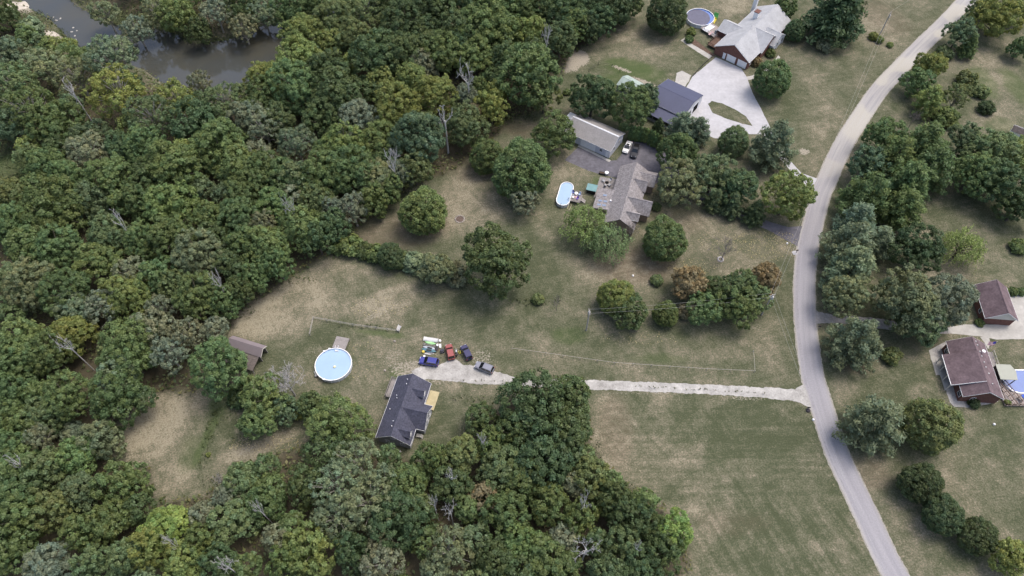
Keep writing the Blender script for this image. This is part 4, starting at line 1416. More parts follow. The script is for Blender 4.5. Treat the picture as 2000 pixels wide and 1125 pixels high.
def vehicle(name, kind, u, v, heading, mat, label, Ls, W=1.85, extra=None):
    x, y = G(u, v, .8)
    root = empty(name, (x, y, .03), R(heading), label, 'truck' if kind == 'pickup' else 'car')
    hw = W / 2
    hl = Ls / 2
    if kind == 'sedan':
        st = [(-1, .42, .74, .80), (-.94, .30, .92, .93), (-.70, .24, .95, 1), (-.2, .22, .94, 1), (.25, .22, .93, 1), (.62, .24, .90, 1), (.90, .28, .80, .94), (1, .40, .62, .78)]
        cab = ((-.74, -.42, .04, .44), .94, 1.42, .78)
    elif kind == 'pickup':
        st = [(-1, .50, 1.0, .90), (-.96, .45, 1.08, .97), (-.3, .38, 1.08, 1), (.25, .36, 1.10, 1), (.65, .36, 1.10, 1), (.93, .40, 1.0, .95), (1, .50, .82, .82)]
        cab = ((-.28, -.16, .16, .42), 1.08, 1.82, .80)
    else:
        st = [(-1, .46, .90, .85), (-.95, .34, 1.02, .95), (-.6, .28, 1.05, 1), (.1, .26, 1.04, 1), (.55, .27, 1.03, 1), (.88, .32, .94, .95), (1, .44, .72, .80)]
        cab = ((-.97, -.82, .08, .50), 1.03, 1.70, .82)
    # body
    b = MB()
    n = 10
    for (fx, zb, zt, fw) in st:
        w = hw * fw
        pr = [(-w * .88, zb), (-w, zb + .18), (-w, zt - .28), (-w * .96, zt - .08), (-w * .82, zt), (w * .82, zt), (w * .96, zt - .08), (w, zt - .28), (w, zb + .18), (w * .88, zb)]
        b.v += [(fx * hl, p, z) for p, z in pr]
    for i in range(len(st) - 1):
        for k in range(n):
            b.f.append((i * n + k, i * n + (k + 1) % n, (i + 1) * n + (k + 1) % n, (i + 1) * n + k))
    b.f += [tuple(range(n)), tuple(range((len(st) - 1) * n, len(st) * n))[::-1]]
    bo = b.build('body', mat, root, smooth=False, bevel=.03)
    # cabin: rear base, rear top, front top, front base
    (rb, rt_, ft, fb), z0, z1, tw = cab
    w0, w1 = hw * .93, hw * tw
    B = [(rb * hl, -w0, z0 - .04), (fb * hl, -w0, z0 - .04), (fb * hl, w0, z0 - .04), (rb * hl, w0, z0 - .04)]
    T = [(rt_ * hl, -w1, z1), (ft * hl, -w1, z1), (ft * hl, w1, z1), (rt_ * hl, w1, z1)]
    co = MB().hexa(B, T).build('cabin', mat, root)
    V = Vector

    def pane(nm, q, inset=.12, push=.015):
        q = [V(p) for p in q]
        c = sum(q, V()) / 4
        nrm = (q[1] - q[0]).cross(q[3] - q[0]).normalized()
        ctr = V((0, 0, (z0 + z1) / 2))
        if nrm.dot(c - ctr) < 0:
            nrm = -nrm
        qq = [p.lerp(c, inset) for p in q]
        m = MB().hexa([p - nrm * .01 for p in qq], [p + nrm * push for p in qq])
        m.build(nm, CARGLASS, co)
    pane('windshield', (B[1], B[2], T[2], T[1]), .07)
    pane('rear_window', (B[0], B[3], T[3], T[0]), .12)
    m_ = .5
    for s_, (i0, i1) in (('l', (3, 2)), ('r', (0, 1))):
        bm0, bm1 = V(B[i0]), V(B[i1])
        tm0, tm1 = V(T[i0]), V(T[i1])
        k = .5
        pane('side_window', (bm0, bm0.lerp(bm1, k), tm0.lerp(tm1, k), tm0), .1)
        pane('side_window', (bm0.lerp(bm1, k), bm1, tm1, tm0.lerp(tm1, k)), .1)
    tp = [(p[0] * 1, p[1] * .97, z1) for p in T]
    MB().hexa([(p[0], p[1], z1 + .002) for p in tp], [(p[0] * .99, p[1] * .95, z1 + .045) for p in tp]).build('roof_panel', mat, root)
    # hood line, lamps, bumpers
    MB().box(fb * hl + .02, .90 * hl, -hw * .74, hw * .74, st[-3][2] - .05, st[-3][2] + .035).build('hood', mat, root)
    zl = st[-2][2] - .22
    for s in (-1, 1):
        MB().box(.92 * hl, .975 * hl, s * hw * .62 - .17, s * hw * .62 + .17, zl, zl + .16).build('headlight', LAMP, root)
        MB().box(-.995 * hl, -.93 * hl, s * hw * .78 - .10, s * hw * .78 + .10, zl + .05, zl + .35).build('tail_light', TAIL, root)
        MB().hexa([(fb * hl - .25, s * hw * 1.0, z0 - .02), (fb * hl - .12, s * hw * 1.0, z0 - .02), (fb * hl - .12, s * hw * 1.14, z0 - .02), (fb * hl - .25, s * hw * 1.14, z0 - .02)],
                  [(fb * hl - .25, s * hw * 1.0, z0 + .13), (fb * hl - .12, s * hw * 1.0, z0 + .13), (fb * hl - .12, s * hw * 1.14, z0 + .13), (fb * hl - .25, s * hw * 1.14, z0 + .13)]).build('mirror', mat, root)
    MB().box(.97 * hl, 1.015 * hl, -hw * .7, hw * .7, .38, .56).build('front_bumper', BLACKMETAL, root)
    MB().box(-1.02 * hl, -.97 * hl, -hw * .75, hw * .75, .42, .58).build('rear_bumper', BLACKMETAL, root)
    r = .33 if kind != 'pickup' else .4
    for fx in (-.62, .64):
        for s in (-1, 1):
            wy = s * (hw - .10)
            t = MB().tube([(fx * hl, wy - .11, r), (fx * hl, wy + .11, r)], r, 18).build('wheel', TYRE, root)
            MB().tube([(fx * hl, wy + s * .10, r), (fx * hl, wy + s * .125, r)], r * .62, 12).build('rim', RIM, t)
    if kind == 'pickup':
        MB().box(-.92 * hl, -.31 * hl, -hw * .76, hw * .76, 1.081, 1.10).build('bed_liner', DARK, root)
        for s in (-1, 1):
            MB().box(-.95 * hl, -.30 * hl, s * hw * .88 - .07, s * hw * .88 + .07, 1.07, 1.16).build('bed_rail', mat, root)
        MB().box(-.965 * hl, -.93 * hl, -hw * .9, hw * .9, .8, 1.17).build('tailgate', mat, root)
    if extra == 'rack':
        for s in (-1, 1):
            MB().tube([(-.75 * hl, s * hw * .72, z1 + .10), (.15 * hl, s * hw * .72, z1 + .10)], .025, 6).build('roof_rail', GREYMETAL, root)
    if extra == 'sunroof':
        MB().box(-.22 * hl, .04 * hl, -.42, .42, z1 + .035, z1 + .06).build('sunroof', CARGLASS, root)
    return root


vehicle('parked_car', 'suv', 837.5, 706, 170, paint('cobalt_paint', (.032, .04, .24)), 'cobalt blue sport utility car parked at the end of the gravel drive', 4.75, 1.95, 'rack')
vehicle('parked_car', 'suv', 879, 687, 104, paint('brick_red_paint', (.29, .075, .07)), 'faded red car parked left of the motorcycle', 4.3, 1.8)
vehicle('parked_car', 'suv', 911, 688, 115, paint('navy_paint', (.032, .032, .10)), 'navy blue car parked right of the motorcycle', 4.3, 1.8)
vehicle('parked_car', 'suv', 946, 717.5, 157, paint('grey_paint', (.20, .21, .26)), 'grey minivan standing on the gravel drive right of the other cars', 4.7, 1.95, 'rack')
vehicle('parked_car', 'sedan', 1225.5, 286.5, -114, paint('white_car_paint', (.78, .78, .76)), 'white sedan with sunroof parked beside the white garage', 5.0, 1.9, 'sunroof')
vehicle('parked_truck', 'pickup', 1240.5, 294, -107, paint('black_paint', (.035, .037, .045)), 'black pickup truck parked beside the white sedan', 5.7, 2.0)

# motorcycle
x_, y_ = G(891.5, 690)
m = empty('motorcycle', (x_, y_, .02), R(98), 'motorcycle standing between the red car and the navy car', 'motorcycle')
for fx in (-.72, .75):
    w = MB().tube([(fx, -.07, .32), (fx, .07, .32)], .32, 16).build('wheel', TYRE, m)
    MB().tube([(fx, -.08, .32), (fx, .08, .32)], .2, 12).build('rim', RIM, w)
MB().hexa([(-.15, -.16, .72), (.42, -.13, .72), (.42, .13, .72), (-.15, .16, .72)], [(-.1, -.13, .95), (.36, -.10, 1.0), (.36, .10, 1.0), (-.1, .13, .95)]).build('fuel_tank', paint('pale_tank', (.55, .62, .68)), m)
MB().hexa([(-.85, -.14, .70), (-.12, -.17, .70), (-.12, .17, .70), (-.85, .14, .70)], [(-.9, -.12, .84), (-.14, -.15, .80), (-.14, .15, .80), (-.9, .12, .84)]).build('seat', BLACKMETAL, m)
MB().box(-.25, .3, -.2, .2, .25, .68).build('engine', GREYMETAL, m)
MB().tube([(.75, 0, .32), (.48, 0, 1.05)], .05, 6).tube([(-.72, 0, .32), (-.1, 0, .6)], .04, 6).build('frame', BLACKMETAL, m)
MB().tube([(.35, -.42, 1.1), (.48, -.2, 1.08), (.48, .2, 1.08), (.35, .42, 1.1)], .025, 6).build('handlebar', GREYMETAL, m)
MB().box(-1.05, -.6, -.32, .32, .6, .95).build('saddle_bags', BLACKMETAL, m)
MB().tube([(.58, 0, .9), (.72, 0, .9)], .1, 10).build('headlight', LAMP, m)
# small yellow and black mini bike next to it
x_, y_ = G(898, 689)
m = empty('push_mower', (x_, y_, .02), R(110), 'small yellow and black mower just right of the motorcycle', 'mower')
MB().box(-.35, .35, -.28, .28, .1, .32).build('mower_deck', pmat('mower_yellow', (.45, .42, .05), .5, .1, 3), m)
MB().lathe([(.02, .32), (.18, .32), (.18, .5), (.02, .54)], n=12).build('engine', BLACKMETAL, m)
MB().tube([(-.3, -.22, .25), (-1.0, -.22, .95), (-1.0, .22, .95), (-.3, .22, .25)], .022, 6).build('handle', BLACKMETAL, m)
for a in (-.3, .3):
    for b in (-.3, .3):
        MB().tube([(a, b - .03, .1), (a, b + .03, .1)], .1, 10).build('wheel', TYRE, m)

# ------------------------------------------------------------------ boats and bits beside the cars


def hull(name, u, v, rz, L_, W_, H_, mat, label, cat, z=0.05, flip=False, blunt=0.0, cockpit=True):
    x, y = G(u, v)
    r = empty(name, (x, y, z), rz, label, cat)
    st = []
    n = 13
    for k in range(n):
        t = -1 + 2 * k / (n - 1)
        w = max(.04, (1 - abs(t) ** 2.4) ** .75) if not blunt else (1.0 if t < .5 else 1 - (t - .5) * blunt)
        st.append((t * L_ / 2, w * W_ / 2, H_ * (.8 + .35 * t * t)))
    mb = MB()
    ps = 8
    for (xx, w, hh) in st:
        for k in range(ps):
            a = math.pi * k / (ps - 1)
            mb.v.append((xx, -w * math.cos(a), (hh * math.sin(a) * .95 if flip else hh - hh * math.sin(a) * .95)))
    for i in range(n - 1):
        for k in range(ps - 1):
            mb.f.append((i * ps + k, i * ps + k + 1, (i + 1) * ps + k + 1, (i + 1) * ps + k))
        mb.f.append((i * ps + ps - 1, i * ps, (i + 1) * ps, (i + 1) * ps + ps - 1))
    mb.f += [tuple(range(ps)), tuple(range((n - 1) * ps, n * ps))[::-1]]
    mb.build('hull', mat, r, True)
    if cockpit:
        zc = H_ * .85
        ring([(a * 1, b) for a, b in stadium(L_ * .12, W_ * .26, 8)], [(a, b) for a, b in stadium(L_ * .12, W_ * .20, 8)], zc - .05, zc + .05).build('cockpit_rim', BLACKMETAL, r)
        MB().prism(stadium(L_ * .12, W_ * .20, 8), 'z', zc - .04, zc + .02).build('seat', BLACKMETAL, r)
    return r


JW = pmat('aluminium_white', (.58, .58, .57), .5, .08, 1, .4)
hull('rowing_boat', 842, 664, R(-9), 3.7, 1.25, .5, JW, 'white flat bottomed boat turned over, topmost of the row of boats', 'boat', flip=True, blunt=.25, cockpit=False)
hull('kayak', 841, 670.5, R(-12), 2.9, .72, .32, pmat('lime_plastic', (.36, .66, .30), .4, .06, 2), 'lime green kayak just below the white overturned boat', 'kayak', flip=True, cockpit=False)
hull('kayak', 839.5, 681, R(-13), 3.4, .85, .35, pmat('pale_grey_plastic', (.42, .46, .52), .4, .06, 2), 'pale grey kayak lying against the teal one', 'kayak', cockpit=True)
hull('kayak', 838, 685.5, R(-12), 3.7, .9, .36, pmat('teal_plastic', (.10, .21, .25), .4, .08, 2), 'teal kayak, lowest of the row of boats', 'kayak')
x_, y_ = G(839, 675.5)
ld = empty('ladder', (x_, y_, .35), R(-11), 'metal ladder lying between the lime kayak and the pale grey kayak', 'ladder')
for s in (-.2, .2):
    MB().box(-1.6, 1.6, s - .03, s + .03, 0, .1).build('rail', GREYMETAL, ld)
for k in range(9):
    MB().box(-1.45 + k * .36 - .1, -1.45 + k * .36 + .02, -.17, .17, .02, .07).build('rung', BLACKMETAL, ld)
for s in (-1, 1):
    MB().box(s * 1.3 - .05, s * 1.3 + .05, -.25, .25, -.35, 0).build('trestle', OLDWOOD, ld)


def barrel(name, u, v, r, h_, mat, label, cat, lid=None):
    x, y = G(u, v)
    b = empty(name, (x, y, 0), 0, label, cat)
    MB().lathe([(.02, .02), (r * .92, .02), (r, h_ * .3), (r, h_ * .7), (r * .94, h_), (.02, h_)], n=16).build('body', mat, b, False)
    MB().lathe([(r * .98, h_ - .05), (r * .98, h_ + .02), (r * .8, h_ + .02), (.02, h_ + .05)], n=16).build('lid', lid or mat, b)
    return b


barrel('bucket', 859.5, 666.5, .3, .4, WHITE, 'white bucket at the right end of the overturned white boat', 'bucket')
barrel('bucket', 827, 688, .33, .5, pmat('bucket_yellow', (.6, .47, .08), .5, .1, 2), 'yellow bucket at the lower left of the row of boats', 'bucket')
barrel('fire_pit', 853, 682.5, .48, .45, pmat('rusty_steel', (.33, .22, .2), .8, .25, 3), 'round rusty fire pit at the right end of the kayaks', 'fire pit', BLACKMETAL)
barrel('bucket', 854.5, 675.5, .28, .5, WHITE, 'white bucket just above the round rusty fire pit', 'bucket')
x_, y_ = G(864, 687.5)
g_ = empty('covered_grill', (x_, y_, 0), R(20), 'dark grey covered grill left of the red car', 'grill')
MB().hexa([(-.5, -.4, 0), (.5, -.4, 0), (.5, .4, 0), (-.5, .4, 0)], [(-.42, -.3, 1.0), (.42, -.3, 1.0), (.42, .3, 1.0), (-.42, .3, 1.0)]).build('cover', pmat('charcoal_cloth', (.06, .06, .08), .8, .2, 2), g_)
MB().tube([(-.3, -.44, .8), (.3, -.44, .8)], .03, 6).build('handle', GREYMETAL, g_)
x_, y_ = G(860, 676.5)
g_ = empty('plastic_shelf', (x_, y_, 0), R(8), 'small white plastic shelf right of the kayaks', 'shelf')
for k in range(3):
    MB().box(-.22, .22, -.5 + k * .36, -.22 + k * .36, .05, .3).build('tray', WHITE, g_)
for a in (-.22, .22):
    MB().box(a - .03, a + .03, -.55, .6, 0, .38).build('side', WHITE, g_)
x_, y_ = G(835.5, 690.5)
g_ = empty('lumber_pile', (x_, y_, 0), R(-10), 'small pile of pale lumber offcuts below the teal kayak', 'lumber')
for k in range(5):
    MB().box(-.9 + .12 * k, .5 + .25 * k, -.35 + k * .15, -.25 + k * .15, 0.0, .1 + .02 * (k % 2)).build('plank', (OLDWOOD, WHITE, GREYMETAL)[k % 3], g_)
x_, y_ = G(829, 705 - 8)
o = barrel('propane_tank', 829.2, 697.5, .26, .6, WHITE, 'white gas bottle beside the bonnet of the cobalt blue car', 'gas bottle')

# bench / cooler by the garden fence
x_, y_ = G(780, 643)
b = empty('garden_bench', (x_, y_, 0), R(75), 'pale grey garden bench at the right end of the wire garden fence', 'bench')
MB().box(-.75, .75, -.3, .2, .4, .47).build('seat', GREYMETAL, b)
MB().hexa([(-.75, .18, .45), (.75, .18, .45), (.75, .24, .45), (-.75, .24, .45)], [(-.75, .34, .95), (.75, .34, .95), (.75, .4, .95), (-.75, .4, .95)]).build('backrest', JW, b)
for a in (-.65, .65):
    for c_ in (-.25, .15):
        MB().box(a - .04, a + .04, c_ - .04, c_ + .04, 0, .4).build('leg', JW, b)

# stone fire ring on the brown lawn
x_, y_ = G(898, 428)
fr_ = empty('fire_ring', (x_, y_, 0), 0, 'ring of pale stones with ashes on the brown lawn right of the round tree', 'fire ring')
STONE = pmat('field_stone', (.34, .31, .28), .9, .2, 2)
sm = MB().lathe([(.02, .22), (.16, .2), (.24, .1), (.22, 0)], n=7).mesh('stone', STONE)
for k in range(14):
    t = 2 * math.pi * k / 14
    o = bpy.data.objects.new('stone', sm)
    COL.objects.link(o)
    o.parent = fr_
    o.location = (1.25 * math.cos(t), 1.25 * math.sin(t), 0)
    o.rotation_euler.z = t * 3
    o.scale = (1 + .3 * math.sin(k * 2.1), 1.1, 1)
MB().disc(1.1, .03, n=18).build('ashes', pmat('ash', (.12, .09, .075), .95, .4, 2), fr_)
# fire pit circle on the patio of the taupe house
x_, y_ = G(1185, 358)
fp = empty('fire_pit', (x_, y_, .03), 0, 'round stone fire pit on the patio of the taupe shingled house', 'fire pit')
for k in range(12):
    t = 2 * math.pi * k / 12
    o = bpy.data.objects.new('stone', sm)
    COL.objects.link(o)
    o.parent = fp
    o.location = (.75 * math.cos(t), .75 * math.sin(t), 0)
    o.scale = (1, 1, 1.8)
    o.rotation_euler.z = t
MB().disc(.62, .1, n=16).build('ashes', DARK, fp)
for k, (du, dv, nm) in enumerate(((-6, -3, 'left'), (5, 5, 'lower right'), (6, -4, 'upper right'), (-3, 6, 'lower left'))):
    x2, y2 = G(1185 + du, 358 + dv)
    patio_chair(x2, y2, .035, math.atan2(y2 - y_, x2 - x_) - math.pi / 2, GREYWALL, 'grey chair at the %s of the stone fire pit on the patio' % nm, 'chairs around the patio fire pit').scale = (1.25, 1.25, 1)
barrel('hot_tub', 1184.5, 341, .6, .9, GREYWALL, 'round grey tub with white lid at the corner of the patio', 'tub', WHITE)
x_, y_ = G(1176, 340)
bx_ = empty('planter_box', (x_, y_, 0), R(-17), 'dark planter box left of the round grey tub', 'planter')
MB().box(-.9, .9, -.4, .4, 0, .6).build('box', BLACKMETAL, bx_)
MB().box(-.8, .8, -.3, .3, .6, .63).build('soil', pmat('soil', (.08, .06, .045), .95, .3, 3), bx_)

# ring bed under the bare tree on the lawn
x_, y_ = G(1407, 507)
rg = empty('stone_tree_ring', (x_, y_, 0), 0, 'white stone ring around the foot of the bare lawn tree', 'tree ring')
for k in range(12):
    t = 2 * math.pi * k / 12
    o = bpy.data.objects.new('stone', sm)
    COL.objects.link(o)
    o.parent = rg
    o.location = (.7 * math.cos(t), .7 * math.sin(t), 0)
    o.rotation_euler.z = t
MB().lathe([(.9, .05), (.8, .28), (.55, .28), (.5, .05)], n=20).build('rim', CONCRETE, rg)

# ------------------------------------------------------------------ mailboxes, markers


def mailbox(u, v, rz, label, white=False):
    x, y = G(u, v)
    m = empty('mailbox', (x, y, 0), rz, label, 'mailbox')
    MB().box(-.06, .06, -.06, .06, -.1, 1.05).build('post', OLDWOOD, m)
    pr = [(-.13, 1.05), (.13, 1.05), (.13, 1.2)] + [(.13 * math.cos(a), 1.2 + .12 * math.sin(a)) for a in (math.pi * k / 6 for k in range(1, 6))] + [(-.13, 1.2)]
    MB().prism(pr, 'x', -.3, .3).build('box', WHITE if white else BLACKMETAL, m)
    MB().box(.0, .12, .132, .15, 1.2, 1.4).build('flag', TAIL, m)
    return m


mailbox(1554.5, 494, R(10), 'black mailbox on a white pad at the mouth of the asphalt drive')
o = sheet('mailbox_pad', densify(wp([(1546, 492), (1551, 490), (1557, 490), (1557, 498), (1550, 498)]), .4, .04, seed=21), 0.05, CONCRETE)
structure(o)
mailbox(1577, 800, R(-15), 'dark mailbox beside the mouth of the gravel drive')
o = MB().lathe([(.02, 0), (.5, .02), (.55, .25), (.35, .45), (.02, .5)], n=10).build('flower_pot', pmat('dark_pot', (.05, .045, .05), .8, .2, 3))
o.location = (*G(1578, 802), 0)
tag(o, 'dark round pot at the foot of the mailbox by the gravel drive', 'pot')
mailbox(1598, 642, R(-5), 'brown mailbox beside the neighbour drive across the road')
for (u, v, lb) in ((1537, 476, 'small white utility marker beside the asphalt drive'), (1588, 820, 'small white marker stone at the road edge below the gravel drive'), (1941, 829, 'white stone lying on the lawn below the maroon roofed house'), (1236, 539, 'white stone on the brown lawn below the taupe house'),
                   (771, 667, 'pale stone on the grass below the garden fence'), (752, 724, 'pale grey stone left of the slate roofed house')):
    o = MB().lathe([(.02, .42), (.2, .38), (.3, .2), (.27, 0)], n=7).build('boundary_stone', WHITE if 'white' in lb else STONE)
    o.location = (*G(u, v), 0)
    tag(o, lb, 'stone')

# flag
fx_, fy_ = G(1946, 668, 3.2)
fg = empty('flag_pole', (fx_, fy_, 0), 0, 'striped red white and blue flag on a white pole behind the maroon roofed house', 'flag')
MB().tube([(0, 0, 0), (0, 0, 3.5)], .05, 8).build('pole', WHITE, fg)
FR, FB = pmat('flag_red', (.55, .10, .12), .8, .05, 3), pmat('flag_blue', (.05, .06, .32), .8, .05, 3)
for k in range(13):
    z1 = 3.35 - k * .085
    sh = MB()
    segs = 8
    for j in range(segs):
        xa, xb = -.06 - j * .22, -.06 - (j + 1) * .22
        ya, yb = .08 * math.sin(j * 1.1) - .35 * (3.35 - z1), .08 * math.sin((j + 1) * 1.1) - .35 * (3.35 - z1)
        sh.add([(xa, ya, z1), (xb, yb, z1), (xb, yb - .03, z1 - .085), (xa, ya - .03, z1 - .085)], [(0, 1, 2, 3)])
    sh.build('stripe', FR if k % 2 == 0 else WHITE, fg)
ct = MB()
for j in range(3):
    xa, xb = -.06 - j * .24, -.06 - (j + 1) * .24
    ya, yb = .08 * math.sin(j * 1.2) - .03, .08 * math.sin((j + 1) * 1.2) - .03
    ct.add([(xa, ya, 3.36), (xb, yb, 3.36), (xb, yb - .25, 2.76), (xa, ya - .25, 2.76)], [(0, 1, 2, 3)])
ct.build('canton', FB, fg)

# ------------------------------------------------------------------ utility poles and wires
POLEWOOD = pmat('pole_wood', (.40, .38, .37), .9, .15, 1.5)


def utility_pole(x, y, hgt, rz, label, transformer=True):
    p = empty('utility_pole', (x, y, 0), rz, label, 'utility pole')
    MB().tube([(0, 0, -.3), (0, 0, hgt * .5), (0, 0, hgt)], [.19, .16, .13], 10).build('pole', POLEWOOD, p)
    MB().box(-.9, .9, -.06, .06, hgt - .5, hgt - .36).build('crossarm', POLEWOOD, p)
    for a in (-.8, .8):
        MB().lathe([(.03, hgt - .36), (.06, hgt - .3), (.04, hgt - .24), (.06, hgt - .18), (.02, hgt - .14)], a, 0, 8).build('insulator', GREYMETAL, p)
    if transformer:
        MB().lathe([(.02, hgt - 1.95), (.26, hgt - 1.95), (.28, hgt - 1.1), (.2, hgt - 1.0), (.02, hgt - .98)], .42, -.1, 14).build('transformer', JW, p)
    return p


P1, P2, P3 = G(1145, 645), G(1487, 615), G(1718, 68)
P4 = G(1716, 1215)
utility_pole(*P1, 9.0, R(95), 'wooden utility pole left of the row of trees on the lawn')
utility_pole(*P2, 9.3, R(20), 'wooden utility pole at the right end of the lawn trees by the road')
utility_pole(*P3, 8.6, R(60), 'leaning grey utility pole on the dry lawn near the top right')
utility_pole(*P4, 9.0, R(20), 'utility pole below the bottom picture edge beside the road', False)
WIRE = pmat('wire', (.42, .42, .40), .6, .05, 2)


def wire(a, ha, b, hb, off, sag, label, oa=None):
    A, B = Vector((a[0], a[1], ha)), Vector((b[0], b[1], hb))
    d = (B - A).normalized()
    n = Vector((-d.y, d.x, 0)) * off
    pts = []
    for k in range(25):
        t = k / 24
        p = A.lerp(B, t) + n
        p.z -= sag * 4 * t * (1 - t)
        pts.append(p)
    o = MB().tube(pts, .016, 4, False).build('power_line', WIRE)
    return tag(o, label, 'wire')


wire(P1, 8.8, P2, 9.1, .55, .8, 'upper power line over the row of lawn trees')
wire(P1, 8.8, P2, 9.1, -.55, .9, 'lower power line over the row of lawn trees')
wire(P2, 9.1, P3, 8.4, .5, 1.6, 'left power line running along the road to the top pole')
wire(P2, 9.1, P3, 8.4, -.5, 1.7, 'right power line running along the road to the top pole')
wire(P2, 9.1, P4, 8.8, .5, 1.2, 'right power line running down the lawn beside the road')
wire(P2, 9.1, P4, 8.8, -.5, 1.3, 'left power line running down the lawn beside the road')
wire(P3, 8.4, G(1905, -60), 8.4, .4, .6, 'power line leaving the top right pole toward the picture edge')

# ------------------------------------------------------------------ fences


PALEPOST = pmat('pale_post', (.42, .40, .36), .9, .15, 2)


def fence(pts, label, posth=1.2, step=2.6, rails=(1.1, .65, .2), mat=OLDWOOD, r=.035, pr=.055, name='wire_fence'):
    P = [Vector((*G(u, v), 0)) for u, v in pts]
    f = empty(name, P[0], 0, label, 'fence')
    k0 = P[0].copy()
    for i in range(len(P) - 1):
        a, b = P[i] - k0, P[i + 1] - k0
        n = max(1, int((b - a).length / step))
        for k in range(n + (1 if i == len(P) - 2 else 0)):
            q = a.lerp(b, k / n)
            MB().box(q.x - pr, q.x + pr, q.y - pr, q.y + pr, -.2, posth + random.uniform(-.05, .08)).build('post', mat, f)
        for z in rails:
            MB().tube([a + Vector((0, 0, z)), b + Vector((0, 0, z))], r, 4).build('rail', mat, f)
    return f


fence([(606, 655), (613, 623), (690, 637), (780, 649)], 'weathered garden fence above the round pale blue pool', rails=(1.1, .6), mat=PALEPOST, r=.045)
fence([(1470, 688), (1473, 727), (1380, 723), (1200, 711), (1000, 683)], 'long low pale fence on the lawn above the gravel drive', .9, 4, (.8,), PALEPOST, .04)
fence([(1150, 140), (1168, 128), (1195, 131), (1225, 150), (1262, 172), (1290, 170)], 'dark wire fence across the lawn behind the barn', 1.2, 3.0, (1.1, .5), BLACKMETAL, .03)
fence([(1352, 150), (1372, 128), (1390, 112)], 'dark edging rail along the left side of the concrete drive', .5, 2.5, (.45, .2), BLACKMETAL, .06)

# ------------------------------------------------------------------ tree prototypes
def leaf_mesh(name, P, Nn, size, tint, aspect=.6):
    n = len(P)
    Nn = Nn / (np.linalg.norm(Nn, axis=1, keepdims=True) + 1e-9)
    rv = rng.normal(size=(n, 3))
    t1 = np.cross(Nn, rv)
    t1 /= (np.linalg.norm(t1, axis=1, keepdims=True) + 1e-9)
    t2 = np.cross(Nn, t1)
    s = size[:, None]
    V = np.stack([P + t1 * s, P + t2 * s * aspect, P - t1 * s, P - t2 * s * aspect], 1).reshape(-1, 3)
    me = bpy.data.meshes.new(name)
    me.vertices.add(4 * n)
    me.vertices.foreach_set('co', V.ravel().astype(np.float32))
    me.loops.add(4 * n)
    me.loops.foreach_set('vertex_index', np.arange(4 * n, dtype=np.int32))
    me.polygons.add(n)
    me.polygons.foreach_set('loop_start', np.arange(n, dtype=np.int32) * 4)
    me.update(calc_edges=True)
    ca = me.color_attributes.new('tint', 'FLOAT_COLOR', 'POINT')
    c4 = np.concatenate([np.repeat(tint, 4, axis=0), np.ones((4 * n, 1))], 1)
    ca.data.foreach_set('color', c4.ravel().astype(np.float32))
    me.materials.append(LEAF)
    return me


def unit(n):
    v = rng.normal(size=(n, 3))
    return v / np.linalg.norm(v, axis=1, keepdims=True)


def clump_leaves(C, outd, rc, nleaf, leaf, flat=.8, tv=.22):
    """leaves on the outer side of each clump"""
    Ps, Ns, Ss, Ts = [], [], [], []
    for c, o, r in zip(C, outd, rc):
        k = max(6, int(nleaf * (r / rc.mean()) ** 2 * rng.uniform(.8, 1.2)))
        d = unit(k)
        d += o * .75
        d /= np.linalg.norm(d, axis=1, keepdims=True)
        rad = r * rng.uniform(.55, 1.08, (k, 1)) * (1 + .25 * rng.normal(size=(k, 1)) * .6)
        p = c + d * rad * np.array([1, 1, flat])
        Ps.append(p)
        Ns.append(d * .9 + np.array([0, 0, .4]) + rng.normal(size=(k, 3)) * .45)
        Ss.append(leaf * rng.uniform(.6, 1.3, k))
        b = rng.uniform(1 - tv, 1 + tv)
        w = rng.uniform(-.08, .10)
        lv = rng.uniform(.72, 1.28, (k, 1))
        Ts.append(np.array([[b * (1 + w), b, b * (1 - w)]]) * lv)
    return np.concatenate(Ps), np.concatenate(Ns), np.concatenate(Ss), np.concatenate(Ts)


def fib(n):
    i = np.arange(n) + .5
    z = 1 - 2 * i / n
    t = math.pi * (1 + 5 ** .5) * i
    r = np.sqrt(1 - z * z)
    return np.column_stack([r * np.cos(t), r * np.sin(t), z])


def trunk_mesh(name, h, r0, targets, mat, zs=.3, n=7, lr=.32):
    m = MB()
    bend = Vector((random.uniform(-.04, .04) * h, random.uniform(-.04, .04) * h, 0))
    top = Vector((0, 0, h)) + bend
    pts = [Vector((0, 0, -.4)), Vector((0, 0, .3)), bend * .4 + Vector((0, 0, h * .45)), top]
    m.tube(pts, [r0 * 1.25, r0, r0 * .75, r0 * .25], n)
    for t in targets:
        t = Vector(t)
        z = max(h * zs * .6, min(h * .85, t.z * random.uniform(.35, .6)))
        a = Vector((bend.x * z / h, bend.y * z / h, z))
        mid = a.lerp(t, .5) + Vector((0, 0, (t - a).length * .10))
        m.tube([a, mid, t], [r0 * lr * 1.3, r0 * lr * .8, r0 * .08], 5, False)
    return m.mesh(name, mat)


